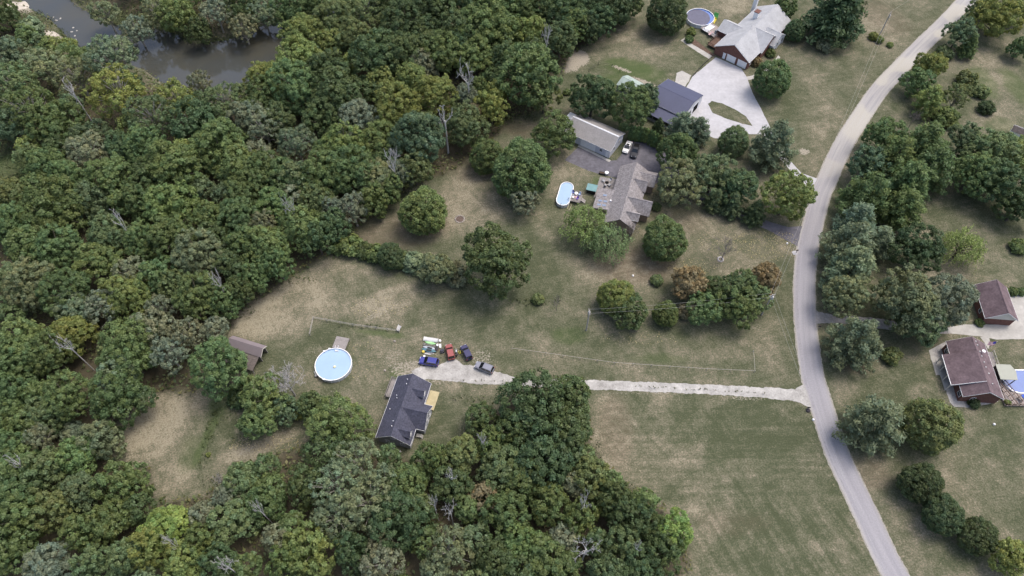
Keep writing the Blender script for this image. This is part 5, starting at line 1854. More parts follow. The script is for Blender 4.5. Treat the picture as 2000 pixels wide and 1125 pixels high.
def proto_round(tag_, R_, rz, nc, rc, nleaf, leaf, lump=.14, zmin=-.55, bark=BARK, gap=0.0, spread=.12, seed=0, inner=1200, limbs=8, lift=1.5, taper=.0):
    D = fib(int(nc / (1 - (zmin + 1) / 2)))
    D = D[D[:, 2] > zmin]
    D += rng.normal(size=D.shape) * .10
    D /= np.linalg.norm(D, axis=1, keepdims=True)
    ph = rng.uniform(0, 6.28, 8)
    az = np.arctan2(D[:, 1], D[:, 0])
    el = np.arcsin(D[:, 2])
    lum = 1 + lump * (np.cos(2 * az + ph[0]) * .5 + np.cos(3 * az + ph[1]) * .6 + np.cos(4 * el + ph[2] + az) * .5 + np.cos(5 * az + 3 * el + ph[3]) * .5)
    rad = lum * (1 - spread * rng.random(len(D)))
    if gap:
        keep = rng.random(len(D)) > gap
        D, rad = D[keep], rad[keep]
    zsc = np.where(D[:, 2] > 0, rz, rz * .85)
    tp = 1 - taper * (D[:, 2] * .5 + .5)
    rcs = rc * rng.uniform(.7, 1.3, len(D))
    C = np.column_stack([D[:, 0] * (R_ - rc * .6) * tp, D[:, 1] * (R_ - rc * .6) * tp, D[:, 2] * (zsc - rc * .5)]) * rad[:, None]
    zc = rz * .85 * (-zmin) ** .6 + lift
    C[:, 2] += zc
    P, Nn, S, T = clump_leaves(C, D, rcs, nleaf, leaf)
    # scattered inner foliage
    d = unit(inner)
    q = d * (rng.random((inner, 1)) ** .5) * np.array([R_ * .72, R_ * .72, rz * .7])
    q[:, 2] = np.abs(q[:, 2]) * np.where(q[:, 2] < 0, -.55, 1) + zc
    P = np.concatenate([P, q])
    Nn = np.concatenate([Nn, unit(inner) + np.array([0, 0, .5])])
    S = np.concatenate([S, leaf * 1.5 * rng.uniform(.7, 1.3, inner)])
    T = np.concatenate([T, rng.uniform(.75, 1.1, (inner, 1)) * np.ones((1, 3))])
    cm = leaf_mesh('crown_' + tag_, P, Nn, S, T)
    h = zc + rz
    pick = rng.choice(len(C), min(limbs, len(C)), replace=False)
    tm = trunk_mesh('trunk_' + tag_, zc + rz * .45, R_ * .055 + .05, [C[i] * np.array([.92, .92, 1]) for i in pick], bark)
    return dict(R=R_, h=h, zc=zc, crown=cm, trunk=tm)


def proto_lobed(tag_, R_, rz, nl=12, lr=.40, rc=.8, ncl=26, nleaf=70, leaf=.27, zmin=-.35, bark=BARK, inner=1200, limbs=8, lift=1.5, sharp=1.0, gap=.0):
    """crown made of several domed lobes, each covered in leaf clumps"""
    D = fib(int(nl * 1.5))
    D = D[D[:, 2] > zmin]
    D += rng.normal(size=D.shape) * .16
    D /= np.linalg.norm(D, axis=1, keepdims=True)
    lrs = lr * R_ * rng.uniform(.72, 1.25, len(D))
    rad = rng.uniform(.52, .72, len(D))
    LC = np.column_stack([D[:, 0] * R_, D[:, 1] * R_, D[:, 2] * rz]) * rad[:, None]
    LC = np.vstack([LC, [[0, 0, rz * .35]]])
    lrs = np.append(lrs, lr * R_ * 1.15)
    D = np.vstack([D, [[0, 0, 1]]])
    zc = rz * .72 + lift
    C, O = [], []
    for i, (c, r, d) in enumerate(zip(LC, lrs, D)):
        q = fib(ncl) + rng.normal(size=(ncl, 3)) * .12
        q /= np.linalg.norm(q, axis=1, keepdims=True)
        q = q[q @ (d * .8 + np.array([0, 0, .5])) > -.25]
        p = c + q * r * rng.uniform(.86, 1.12, (len(q), 1)) * np.array([1, 1, 1.05])
        dist = np.linalg.norm(p[:, None, :] - LC[None], axis=2) / lrs[None]
        dist[:, i] = 9
        k = (dist.min(axis=1) > .86) & (rng.random(len(q)) >= gap)
        C.append(p[k])
        O.append(q[k])
    C, O = np.concatenate(C), np.concatenate(O)
    C[:, 2] += zc
    keep = C[:, 2] > lift * .6
    C, O = C[keep], O[keep]
    rcs = rc * rng.uniform(.65, 1.3, len(C))
    P, Nn, S, T = clump_leaves(C, O, rcs, nleaf, leaf, .85, .16)
    d = unit(inner)
    q = d * (rng.random((inner, 1)) ** .5) * np.array([R_ * .6, R_ * .6, rz * .6])
    q[:, 2] = np.abs(q[:, 2]) * np.where(q[:, 2] < 0, -.5, 1) + zc
    P = np.concatenate([P, q])
    Nn = np.concatenate([Nn, unit(inner) + np.array([0, 0, .5])])
    S = np.concatenate([S, leaf * 1.5 * rng.uniform(.7, 1.3, inner)])
    T = np.concatenate([T, rng.uniform(.75, 1.1, (inner, 1)) * np.ones((1, 3))])
    cm = leaf_mesh('crown_' + tag_, P, Nn, S, T)
    pick = rng.choice(len(C), min(limbs, len(C)), replace=False)
    tm = trunk_mesh('trunk_' + tag_, zc + rz * .3, R_ * .055 + .05, [C[i] * np.array([.95, .95, 1]) for i in pick], bark)
    return dict(R=R_, h=zc + rz, zc=zc, crown=cm, trunk=tm)


def proto_pine(tag_, R_, h, seed=0, levels=11, tuft=.62, leaf=.30, droop=.05, dens=26, per=7, top=.06, power=.85):
    C, D, rc = [], [], []
    limbs = []
    for k in range(levels):
        f = k / (levels - 1)
        z = h * (.12 + .86 * f)
        Lb = R_ * (1 - f) ** power * (1 if f > .12 else .85) + R_ * top
        nb = max(3, int(per * (1 - .45 * f)) + random.randint(-1, 1))
        a0 = random.uniform(0, 6.28)
        for b in range(nb):
            a = a0 + 2 * math.pi * b / nb + random.uniform(-.22, .22)
            L_ = Lb * random.uniform(.75, 1.12)
            m = max(2, int(L_ / (tuft * .8)))
            for j in range(m):
                t = (j + 1.0) / m
                if t < .28:
                    continue
                rr = L_ * t
                zz = z + L_ * .16 * t - droop * rr * t + random.uniform(-.25, .25)
                side = random.uniform(-.35, .35) * rr * .4
                C.append((rr * math.cos(a) - side * math.sin(a), rr * math.sin(a) + side * math.cos(a), zz))
                D.append((math.cos(a) * .5, math.sin(a) * .5, .85))
                rc.append(tuft * random.uniform(.75, 1.3))
            limbs.append((L_ * math.cos(a), L_ * math.sin(a), z + L_ * .12))
    C.append((0, 0, h))
    D.append((0, 0, 1))
    rc.append(tuft * .8)
    C, D, rc = np.array(C), np.array(D), np.array(rc)
    D /= np.linalg.norm(D, axis=1, keepdims=True)
    P, Nn, S, T = clump_leaves(C, D, rc, dens, leaf, .75, .18)
    cm = leaf_mesh('crown_' + tag_, P, Nn, S, T, .45)
    tm = MB().tube([(0, 0, -.3), (0, 0, h * .5), (0, 0, h * .97)], [R_ * .06 + .05, R_ * .04 + .03, .03], 7)
    for l in limbs[::2]:
        tm.tube([(0, 0, l[2] * .96), l], [.06, .015], 4, False)
    return dict(R=R_, h=h, zc=h * .45, crown=cm, trunk=tm.mesh('trunk_' + tag_, BARK))


def proto_willow(tag_, R_, rz, nc=34, nleaf=60, leaf=.26):
    D = fib(int(nc * 1.3))
    D = D[D[:, 2] > -.25]
    rad = rng.uniform(.55, 1.0, len(D))
    C = np.column_stack([D[:, 0] * R_ * .85, D[:, 1] * R_ * .85, D[:, 2] * rz * .8]) * rad[:, None]
    zc = rz * .6 + 1.6
    C[:, 2] += zc
    Ps, Ns, Ss, Ts = [], [], [], []
    for c, d in zip(C, D):
        b = rng.uniform(.8, 1.2)
        for s_ in range(9):
            st = c + rng.normal(size=3) * .55
            m = int(nleaf / 9 * 1.4)
            t = np.linspace(0, 1, m)[:, None]
            ln = rng.uniform(1.0, 2.6)
            out = np.array([d[0], d[1], 0]) * .5
            p = st + out * t * ln * .6 + np.array([0, 0, -1.0]) * (t ** 1.6) * ln + rng.normal(size=(m, 3)) * .18
            Ps.append(p)
            Ns.append(rng.normal(size=(m, 3)) + np.array([0, 0, .8]))
            Ss.append(leaf * rng.uniform(.6, 1.2, m))
            Ts.append(b * rng.uniform(.75, 1.25, (m, 1)) * np.ones((1, 3)))
    cm = leaf_mesh('crown_' + tag_, np.concatenate(Ps), np.concatenate(Ns), np.concatenate(Ss), np.concatenate(Ts), .4)
    tm = trunk_mesh('trunk_' + tag_, zc, R_ * .05 + .06, [c for c in C[::2]], BARK, lr=.4)
    return dict(R=R_, h=zc + rz, zc=zc, crown=cm, trunk=tm)


def branchy(m, p, d, L_, r, depth, spread, up=.25, kink=.25, minr=.02):
    pts, rs = [p], [r]
    q, dd = p.copy(), d.copy()
    seg = 3
    for k in range(seg):
        dd = (dd + Vector((random.gauss(0, kink), random.gauss(0, kink), random.gauss(0, kink) + up * .2))).normalized()
        q = q + dd * L_ / seg
        pts.append(q.copy())
        rs.append(max(minr, r * (1 - .55 * (k + 1) / seg)))
    m.tube(pts, rs, 5 if depth > 1 else 4, False)
    if depth <= 0:
        return
    for k in range(random.randint(2, 3)):
        t = random.uniform(.45, 1.0)
        i = min(seg - 1, int(t * seg))
        a = pts[i].lerp(pts[i + 1], t * seg - i if t < 1 else 1)
        nd = (dd + Vector((random.gauss(0, spread), random.gauss(0, spread), random.gauss(0, spread * .6) + up))).normalized()
        branchy(m, a, nd, L_ * random.uniform(.5, .78), max(minr, r * .5), depth - 1, spread, up, kink, minr)


def proto_dead(tag_, h, R_, depth=3, n=5, mat=DEADWOOD, minr=.045, r0=.26):
    tk = MB().tube([(0, 0, -.3), (.1, .05, h * .3), (.05, -.1, h * .62)], [r0 * 1.2, r0, r0 * .7], 8)
    br = MB()
    for k in range(n):
        a = 2 * math.pi * k / n + random.uniform(-.4, .4)
        z = h * random.uniform(.38, .62)
        branchy(br, Vector((.05, -.05, z)), Vector((math.cos(a) * .75, math.sin(a) * .75, .75)).normalized(), R_ * random.uniform(.5, .75), r0 * .45, depth, .6, .2, .22, minr)
    return dict(R=R_, h=h, zc=h * .78, crown=br.mesh('branches_' + tag_, mat), trunk=tk.mesh('trunk_' + tag_, mat), part='branches')


PROTO = {
    'RL': [proto_lobed('broad%d' % k, 7, (7.6, 8.4, 7.0, 8.8, 7.8, 7.2)[k], nl=(12, 16, 9, 14, 20, 11)[k], lr=(.40, .34, .46, .37, .30, .42)[k], rc=(.85, .75, 1.0, .8, .7, .95)[k], ncl=(34, 30, 36, 32, 26, 34)[k], leaf=(.27, .24, .30, .26, .23, .28)[k]) for k in range(6)],
    'RM': [proto_lobed('medium%d' % k, 4, (4.6, 5.0, 4.4, 5.4)[k], nl=(9, 12, 8, 10)[k], lr=(.42, .36, .46, .4)[k], rc=.58, ncl=28, nleaf=60, leaf=.21, inner=600, lift=1.1) for k in range(4)],
    'OL': [proto_round('oval%d' % k, 6, 7.2, 260, .85, 70, .23, lump=.07, zmin=-.62, spread=.10, inner=1200, lift=.8) for k in range(2)],
    'RS': [proto_round('shrub%d' % k, 2, 1.7, 34, .68, 80, .23, lump=.16, zmin=-.35, inner=260, lift=.25, limbs=5) for k in range(3)],
    'BL': [proto_lobed('open%d' % k, 7, 6.8, nl=(16, 20, 13, 18)[k], lr=(.30, .26, .34, .28)[k], rc=.72, ncl=24, nleaf=50, leaf=.24, zmin=-.2, bark=BARK_PALE, inner=350, limbs=34, lift=3, gap=.12) for k in range(4)],
    'BM': [proto_lobed('openmedium%d' % k, 4, 4.2, nl=13, lr=.31, rc=.5, ncl=20, nleaf=42, leaf=.19, zmin=-.2, bark=BARK_PALE, inner=200, limbs=24, lift=1.8, gap=.12) for k in range(3)],
    'P': [proto_pine('pine%d' % k, 5.5, 12.5, levels=10, tuft=.95, leaf=.34, dens=34, per=8, top=.12, power=.65) for k in range(3)],
    'S': [proto_pine('spruce%d' % k, 4.5, 11, levels=13, tuft=.75, leaf=.30, dens=30, per=9, droop=.14, top=.04, power=.9) for k in range(2)],
    'W': [proto_willow('willow%d' % k, 5.5, 5.0, 48, 90) for k in range(2)],
    'A': [proto_round('column%d' % k, 1.15, 2.7, 46, .5, 60, .17, lump=.05, zmin=-.8, inner=250, lift=.1, limbs=2, spread=.08, taper=.45) for k in range(2)],
    'D': [proto_dead('snag%d' % k, 13, 5, (3, 2, 3)[k], (6, 5, 6)[k], minr=(.05, .08, .05)[k], r0=(.3, .42, .3)[k]) for k in range(3)],
    'T': [proto_dead('twiggy%d' % k, 6.5, 4.2, 5, 7, BARE_TWIG, .018, .17) for k in range(2)],
    'G': [proto_dead('silver%d' % k, 7.5, 4.2, 4, 11, SILVERWOOD, .022, .16) for k in range(1)],
}
PAL = dict(d=(.104, .152, .064), g=(.146, .206, .078), b=(.178, .250, .088), l=(.218, .268, .086), y=(.265, .30, .095), o=(.162, .212, .090), s=(.212, .262, .142),
           k=(.218, .252, .160), t=(.222, .250, .146), n=(.250, .21, .115), p=(.178, .238, .150), e=(.092, .134, .060), q=(.136, .192, .098), v=(.245, .33, .095))
TREES = []
tree_count = {}


def place_tree(u, v, r, col, kind, label=None, forest=False, group=None, world=None, Rm=None, name=None):
    """world / Rm given: ground point and radius in metres; else a crown centre and radius surveyed on the photo"""
    zg = 5.0
    for _ in range(3):
        Rr = Rm or r * mpp(u, v, zg)
        fam = kind
        if kind == 'R':
            fam = 'RL' if Rr > 5.2 else ('RM' if Rr > 2.9 or forest else 'RS')
        if kind == 'B':
            fam = 'BL' if Rr > 5.2 else 'BM'
        if kind == 'O':
            fam = 'OL'
        if kind == 'U':
            fam = 'RS'
        prs = PROTO[fam]
        idx = tree_count.get(fam, 0)
        pr = prs[idx % len(prs)]
        s = Rr / pr['R']
        hh = pr['h'] * s
        if forest and kind in 'RB':
            hh = max(hh, 8.5 + .75 * Rr)
        if kind in 'DTG':
            hh = ((20.5 if v < 500 else 17.5) if kind == 'D' else pr['h'] * max(.75, min(1.3, s)))
        if kind == 'A':
            hh = 6.0
        hh = min(hh, 23)
        sz = hh / pr['h']
        sz = min(sz, s * 1.9) if kind in 'RB' else sz
        zg = pr['zc'] * sz
    tree_count[fam] = idx + 1
    x, y = world or G(u, v, zg)
    j = rng.uniform(.84, 1.16)
    w = rng.uniform(-.09, .09)
    c = np.array(PAL[col]) * (1.25 if kind == 'W' else 1)
    c = (c[0] * j * (1 + w), c[1] * j, c[2] * j * (1 - w), 1)
    nm = name or {'P': 'pine_tree', 'S': 'spruce_tree', 'A': 'arborvitae', 'D': 'dead_tree', 'T': 'bare_tree', 'G': 'dead_shrub', 'U': 'shrub', 'W': 'willow_tree'}.get(kind, 'tree')
    root = empty(nm, (x, y, tz(x, y)), rng.uniform(0, 6.28))
    root.scale = (s, s * rng.uniform(.92, 1.08), sz)
    for part, me in (('trunk', pr['trunk']), (pr.get('part', 'crown'), pr['crown'])):
        o = bpy.data.objects.new(part, me)
        COL.objects.link(o)
        o.parent = root
        o.color = c
    TREES.append(dict(o=root, x=x, y=y, R=Rr, col=col, kind=kind, label=label, forest=forest, u=u, v=v, group=group, r=r))
    return root


OPEN = """
1303 30 38 e O|dense dark green tree left of the covered round pool
1533 15 22 g R|mid green tree behind the right end of the pale roofed house
1552 62 20 d O|rounded dark tree at the right corner of the pale roofed house
1640 18 62 e S|broad dark spruce at the top right of the pale roofed house
1612 88 17 k R|small grey green tree on the dry lawn right of the pale roofed house
1508 157 36 g O|round green tree beside the concrete drive below the pale roofed house
1157 192 46 d R|dark green tree behind the white garage on its left
1232 212 44 g R|bright edged green tree between the white garage and the barn
1262 192 26 q R|bluish green tree against the left side of the barn
1287 246 14 e S|small dark spruce in front of the barn lean-to
1332 250 28 p P|left of the two pines in front of the barn
1364 258 26 p P|right of the two pines in front of the barn
1080 267 40 g R|green tree at the left end of the white garage
1019 335 54 g O|large round green tree left of the asphalt drive
951 308 33 g O|dark green tree left of the large round one by the asphalt drive
1023 396 27 k R|silvery tree below the large round tree near the oval pool
828 416 44 g O|dense rounded green tree standing alone on the brown lawn
970 512 66 d R|big dark green tree at the right end of the hedgerow
660 484 16 g U|low green shrub where the hedgerow leaves the woods
738 497 19 g U|green shrub left of the dark round bush in the hedgerow
788 508 18 o U|olive shrub right of the dark round bush in the hedgerow
832 521 20 s U|small sage shrub between the two sage bushes of the hedgerow
876 533 20 g U|green shrub between the large sage bush and the grey green one
1143 440 48 l W|loose yellow green willow over the corner of the taupe house
1187 472 44 o W|wispy olive willow below the taupe house
1232 452 20 o T|thin bare tree against the near end of the taupe house
1297 470 42 g O|round bright green tree at the lower right of the taupe house
1325 300 42 g R|green tree right of the black pickup truck
1330 362 42 s R|pale green tree at the right side of the taupe house
1392 345 46 q R|dark bushy tree between the taupe house and the blue pine
1440 368 34 d R|dark tree along the asphalt drive between the house and the road
1398 392 22 q S|bluish spruce left of the two along the asphalt drive
1432 402 24 q S|bluish spruce in the middle along the asphalt drive
1475 415 24 e S|dark spruce at the lower end of the trees by the asphalt drive
1433 278 29 o O|round olive tree left of the blue pine
1511 284 44 p P|large blue green pine where the concrete drive meets the road
1537 384 48 l R|yellow green tree beside the road above the asphalt drive mouth
1417 488 30 k T|bare grey tree standing in the white stone ring
1203 583 36 l O|yellow topped tree nearest the left utility pole
1232 612 32 d R|dark green tree in front of the yellow topped one
1283 548 12 o U|small olive shrub on the brown lawn below the round tree
1300 614 25 g O|small green tree in the middle of the lawn row under the wires
1345 552 34 n R|orange brown tree in the lawn row under the wires
1337 608 16 n U|small brown shrub below the orange brown tree
1388 566 27 d O|dark round tree right of the orange brown one
1376 606 33 g R|green tree below the dark round one under the wires
1443 562 33 d R|dark tree near the right end of the lawn row
1440 600 37 g R|green tree below the right end of the power line
1493 545 32 n R|brown and yellow tree at the right end of the lawn row
1478 582 28 o R|olive brown tree left of the right utility pole
687 482 23 g U|green shrub at the left end of the hedgerow
714 490 18 d U|small dark shrub second from the left in the hedgerow
763 502 27 e O|dark round bush in the middle of the hedgerow
810 514 23 s U|pale sage bush left of the other sage bush in the hedgerow
853 526 31 s R|large sage bush in the right half of the hedgerow
893 538 24 k U|grey green bush against the big dark tree of the hedgerow
1947 38 40 l R|bright yellow green tree in the top right corner
1917 22 22 d R|dark tree left of the bright one in the top right corner
1988 22 24 g R|green tree cut by the top right picture corner
1873 68 28 q R|bluish bush right of the road near the top
1892 92 20 g S|pointed green spruce right of the road near the top
1843 105 16 e U|small dark bush at the road edge near the top
1815 130 26 l R|yellow green tree at the road edge below the dark bush
1790 162 26 g R|green tree at the road edge, lower of two together
1813 200 29 l P|light green pine at the bend of the road
1847 230 22 g U|low green shrub below the light green pine
1888 158 18 o U|olive bush in the meadow at the upper right
1868 190 28 o B|loose olive tree in the meadow at the upper right
1916 180 15 o U|small olive bush right of the loose olive tree
1926 212 15 e U|small dark bush in the meadow below the olive ones
1992 95 20 g R|green tree cut by the right edge above the meadow
1785 232 14 k T|bare grey bush at the road edge below the light green pine
1727 270 36 g R|green tree at the top left of the big grove right of the road
1800 290 46 g P|tall green pine at the top right of the big grove
1745 315 46 g P|broad pine in the upper middle of the big grove
1815 335 46 g P|broad pine at the right side of the big grove
1695 325 36 q R|dark leafy tree at the left side of the big grove by the road
1768 362 46 g P|pine in the centre of the big grove
1690 385 46 g P|pine at the lower left of the big grove
1762 412 40 g P|pine at the lower right of the big grove
1672 438 40 p P|blue green pine, upper of the pale ones by the road
1660 480 48 p P|blue green pine in the middle of the pale ones by the road
1716 475 32 p P|silvery pine leaning toward the dark round tree
1662 528 50 s P|pale green pine, lowest of those by the road
1648 578 46 s R|sage green tree above the neighbour drive
1790 492 46 d R|dark round tree between the pines and the willow
1881 480 44 l W|light green willow on the meadow right of the dark round tree
1765 590 64 s R|wide sage green crown over the neighbour drive
1838 592 55 k R|grey green crown nearest the maroon roofed garage
1795 630 46 q R|dark green crown at the lower edge over the neighbour drive
1671 668 52 p P|big blue green pine below the neighbour drive
1740 696 18 o U|low olive bush right of the big blue green pine
1990 482 15 g U|small green tree near the right edge above the maroon roofed garage
1880 276 29 q R|dark bluish tree at the left of the right edge grove
1935 300 45 o R|olive green tree in the middle of the right edge grove
1898 342 46 g R|green tree at the lower left of the right edge grove
1975 312 40 l R|yellowish tree below the tiny shed at the right edge
1950 362 46 d R|dark tree at the bottom of the right edge grove
1988 405 36 d R|dark tree cut by the right edge below the grove
1707 830 57 p P|large blue green pine beside the road below the maroon roofed house
1816 833 52 o O|olive green tree right of the large blue green pine
1797 945 39 e O|dark evergreen, topmost of three in a diagonal row
1841 1006 37 e O|dark evergreen in the middle of the diagonal row of three
1908 1048 34 e O|dark evergreen at the lower right end of the diagonal row
1975 1090 36 l R|yellow green tree in the bottom right corner
1903 788 11 e U|clipped dark shrub at the near corner of the maroon roofed house
1967 786 6 l U|lime shrub beside the ramp of the maroon roofed house
1897 568 8 g U|small bush at the upper left corner of the maroon roofed garage
1913 630 8 g U|small bush at the lower left corner of the maroon roofed garage
1350 63 9 l U|yellow green shrub in the bed beside the covered pool deck
1346 77 8 g U|green shrub inside the garden path corner
1478 122 10 n U|reddish shrub at the front corner of the pale roofed house
1505 105 9 g U|green shrub in front of the pale roofed house
1108 180 7 g U|small pale shrub on the lawn left of the dark tree by the garage
1706 72 9 l U|pale weedy shrub at the foot of the top right utility pole
1718 78 8 l U|second weedy shrub at the foot of the top right utility pole
1738 88 6 l U|third and smallest weedy shrub below the top right utility pole
1282 404 9 d U|narrow dark shrub at the right wall of the taupe house
430 722 56 g R|green tree left of the mauve roofed shed
520 780 44 g R|green tree below the mauve roofed shed
560 745 46 k G|bare silvery shrub between the shed and the round pool
505 825 34 g R|green tree at the upper edge of the dirt track left of the yellow bush
470 775 24 d R|dark small tree below the green one by the mauve roofed shed
556 800 28 q R|bluish green tree between the silvery shrub and the dirt track
610 792 28 d R|dark bush above the small dirt track
586 802 17 y U|yellow leaved bush beside the dark one by the dirt track
662 832 50 g R|green tree left of the slate roofed house
937 822 31 d R|dark tree right of the slate roofed house
1088 590 13 k T|small bare bush on the lawn left of the utility pole
1050 585 12 o U|low weedy bush left of the small bare bush
407 888 5 l U|tiny lime sapling in the small clearing
430 938 16 k G|dark brush pile at the lower right of the small clearing
1960 570 9 g U|first bush of the row behind the maroon roofed garage
1978 570 9 g U|second bush of the row behind the maroon roofed garage
1995 570 9 g U|third bush of the row behind the maroon roofed garage
"""
for line in OPEN.strip().splitlines():
    a, lb = line.split('|')
    u, v, r, c, k = a.split()
    place_tree(float(u), float(v), float(r), c, k, lb)
# arborvitae hedge
for k in range(11):
    t = k / 10
    u, v = 1232 + 62 * t, 262 + 22 * t - 6 * math.sin(math.pi * t)
    ordn = ['first', 'second', 'third', 'fourth', 'fifth', 'sixth', 'seventh', 'eighth', 'ninth', 'tenth', 'eleventh'][k]
    place_tree(u, v, 5.6, 'b' if k % 3 else 'g', 'A', 'columnar arborvitae, %s from the left in the hedge behind the parked cars' % ordn, group='hedge behind the parked cars')

FOREST = """
8 30 28 d R;25 110 30 s R;30 165 46 o B;90 135 42 s B;150 150 44 s B;222 118 54 s B;232 182 58 l B;300 232 52 o B;345 196 44 l B;392 168 28 k B;440 202 44 o B
60 215 52 g B;112 245 44 g R;92 322 34 g R;172 300 44 t B;240 290 32 d R;285 290 44 g R;392 250 48 d R;432 292 54 g R;350 330 54 g R;135 352 40 g R;222 350 44 g R;480 236 34 t R;20 250 40 q R;470 330 46 g R;300 355 40 d R
713 26 46 o B;592 72 40 l R;653 48 44 o R;647 88 30 y R;788 58 48 d R;823 74 36 d R;693 78 40 o R;733 117 48 d R;830 92 36 d R;783 108 42 d R;590 124 42 l R;640 150 50 d R;660 188 54 d R;580 174 50 g R;520 157 36 l R;520 190 36 g R;745 163 28 y R;803 158 32 l R;827 131 28 k R;870 111 40 g R;930 122 36 g R
853 190 42 l R;933 177 22 g R;967 187 25 l R;910 193 25 k R;927 217 18 n B;960 214 30 l R;777 217 48 l R;700 240 40 k R;633 240 38 d R;910 247 42 o R;817 277 60 q R;747 283 42 g R;677 293 46 b R;580 284 42 s B;543 240 36 o R;517 252 40 t B;517 340 42 g R;687 340 50 g R;630 350 42 g R;733 350 36 s R;810 333 32 o R;583 353 36 q R
833 18 46 d R;862 28 44 d R;893 68 36 o R;950 57 50 g R;983 17 46 g R;930 20 42 d R;973 68 40 g R;1027 20 42 g R;1077 17 36 d R;1107 38 36 d R;1143 20 36 d R;1193 20 36 e R;1227 12 26 d R;1033 70 32 l R;1120 54 36 g R;1093 83 36 o R;1173 46 30 d R;1030 150 58 g R;1062 192 28 o R;985 120 36 d R;1150 60 24 e R;760 15 44 d R;900 100 28 d R
118 414 58 g R;343 408 52 b R;273 398 36 g R;217 462 42 o R;283 475 42 g R;337 465 46 g R;467 428 40 g R;413 428 32 g R;393 502 50 s R;477 482 32 g R;447 518 26 o R;70 485 46 g R;123 492 46 g R;30 560 46 q R;65 560 54 s R;133 575 50 g R;197 518 40 g R;257 538 38 t B;247 582 46 l R;207 600 36 k B;150 610 36 s R;320 605 30 t B;393 585 46 g R;307 648 40 k R;260 668 46 g R;257 705 46 g R;143 658 40 l R;53 675 56 g R;33 712 50 g R;100 695 46 g R;217 690 26 o B;333 695 36 k B;233 735 36 s R;30 440 44 g R;15 390 36 o R;180 400 40 q R;420 470 30 d R;310 545 34 g R;345 560 30 o R;420 640 26 k B;370 655 34 k B
540 402 32 b R;590 448 46 g R;520 485 46 g R;543 522 30 g R;623 398 32 o R;653 412 24 k B;690 412 32 k B;730 394 28 g R;653 442 28 d R;513 440 26 t B;480 380 40 g R;560 350 34 g R;760 370 26 g R;620 470 32 d R;640 310 36 g R;780 345 28 k R;500 545 28 g R;470 570 28 d R;440 590 30 g R
30 767 42 g R;83 817 36 o R;140 777 46 g R;230 783 46 g R;277 775 26 d R;37 830 40 g R;83 860 30 t B;143 843 22 t U;200 863 36 s R;153 893 38 b R;30 872 36 g R;97 923 40 o R;33 917 40 g R;243 947 44 g R;220 1017 42 g R;163 963 36 q R;37 963 40 g R;47 1017 42 g R;117 997 36 o R;167 1040 36 g R;320 1033 38 v R;300 1072 40 l R;347 1017 28 v R;393 1003 26 k B;447 967 30 k B;400 1060 32 g R;473 940 36 o R;460 1017 42 o R;100 1110 42 k R;187 1107 36 o R;480 1105 28 g R;20 1080 44 g R;250 1090 36 o R;360 1100 36 l R;430 1100 34 d R;270 990 30 d R
700 905 52 s B;660 950 58 s B;725 985 62 s B;660 1010 52 s B;750 950 44 s B;797 950 40 g R;783 1020 54 d R;610 1080 50 l R;563 1097 36 b R;747 1100 46 k B;880 1077 50 s B;913 993 28 g R;600 952 36 d R;527 950 30 g R;570 1023 26 g R;540 1050 30 t B;520 983 36 g R;900 890 34 o R;883 950 36 d R;980 917 42 o R;983 1010 46 g R;943 970 30 n B;967 1097 42 d R;833 1060 32 g R;840 900 32 g R;820 990 30 o B;690 1080 36 d R;760 890 24 d R;930 1050 30 q R;850 1110 30 s B
1043 793 64 d R;1114 776 40 d R;1110 842 46 d R;1057 897 58 d R;1102 890 44 d R;1018 937 44 g R;1143 893 26 o R;1120 943 24 t B;1153 940 36 o R;1193 943 26 g R;1200 978 36 d R;1260 977 26 g R;1230 1013 42 d R;1133 1020 36 g R;1213 1067 36 o R;1313 1043 38 v R;1293 1082 40 d R;1013 1057 36 b R;1050 1067 32 g R;1083 1110 46 g R;1183 1118 36 o R;1170 1060 30 d R;1075 990 40 g R;1100 1050 30 k R;1270 1030 32 d R;1000 850 34 d R;960 870 30 g R;1250 1110 38 d R
300 15 36 s B;345 25 34 g R;200 15 30 s B;260 45 30 k B;420 20 36 k B;470 40 30 t B;510 15 34 s B;560 10 34 g R;470 12 34 d R;385 50 24 d R;206 72 8 b U;130 75 14 l U;60 55 22 s U;158 92 13 l U;690 -12 40 o R;610 -5 30 g R
"""
FL = [it.split() for it in FOREST.replace('\n', ';').split(';') if it.strip()]
FL.sort(key=lambda q: -float(q[2]) * mpp(float(q[0]), float(q[1])) - (100 if q[4] == 'U' else 0))
n_tree = sum(1 for t in TREES if t['kind'] in 'RBO')
REST = []                      # the smallest woodland crowns, past the individual ones
for u, v, r, c, k in FL:
    u, v, r = float(u), float(v), float(r)
    if k != 'U' and n_tree >= 298:
        R_ = r * mpp(u, v, 5)
        REST.append((*G(u, v, 6.5), max(R_, 2.6), c))
        continue
    n_tree += k != 'U'
    place_tree(u, v, r, c, k, forest=True)
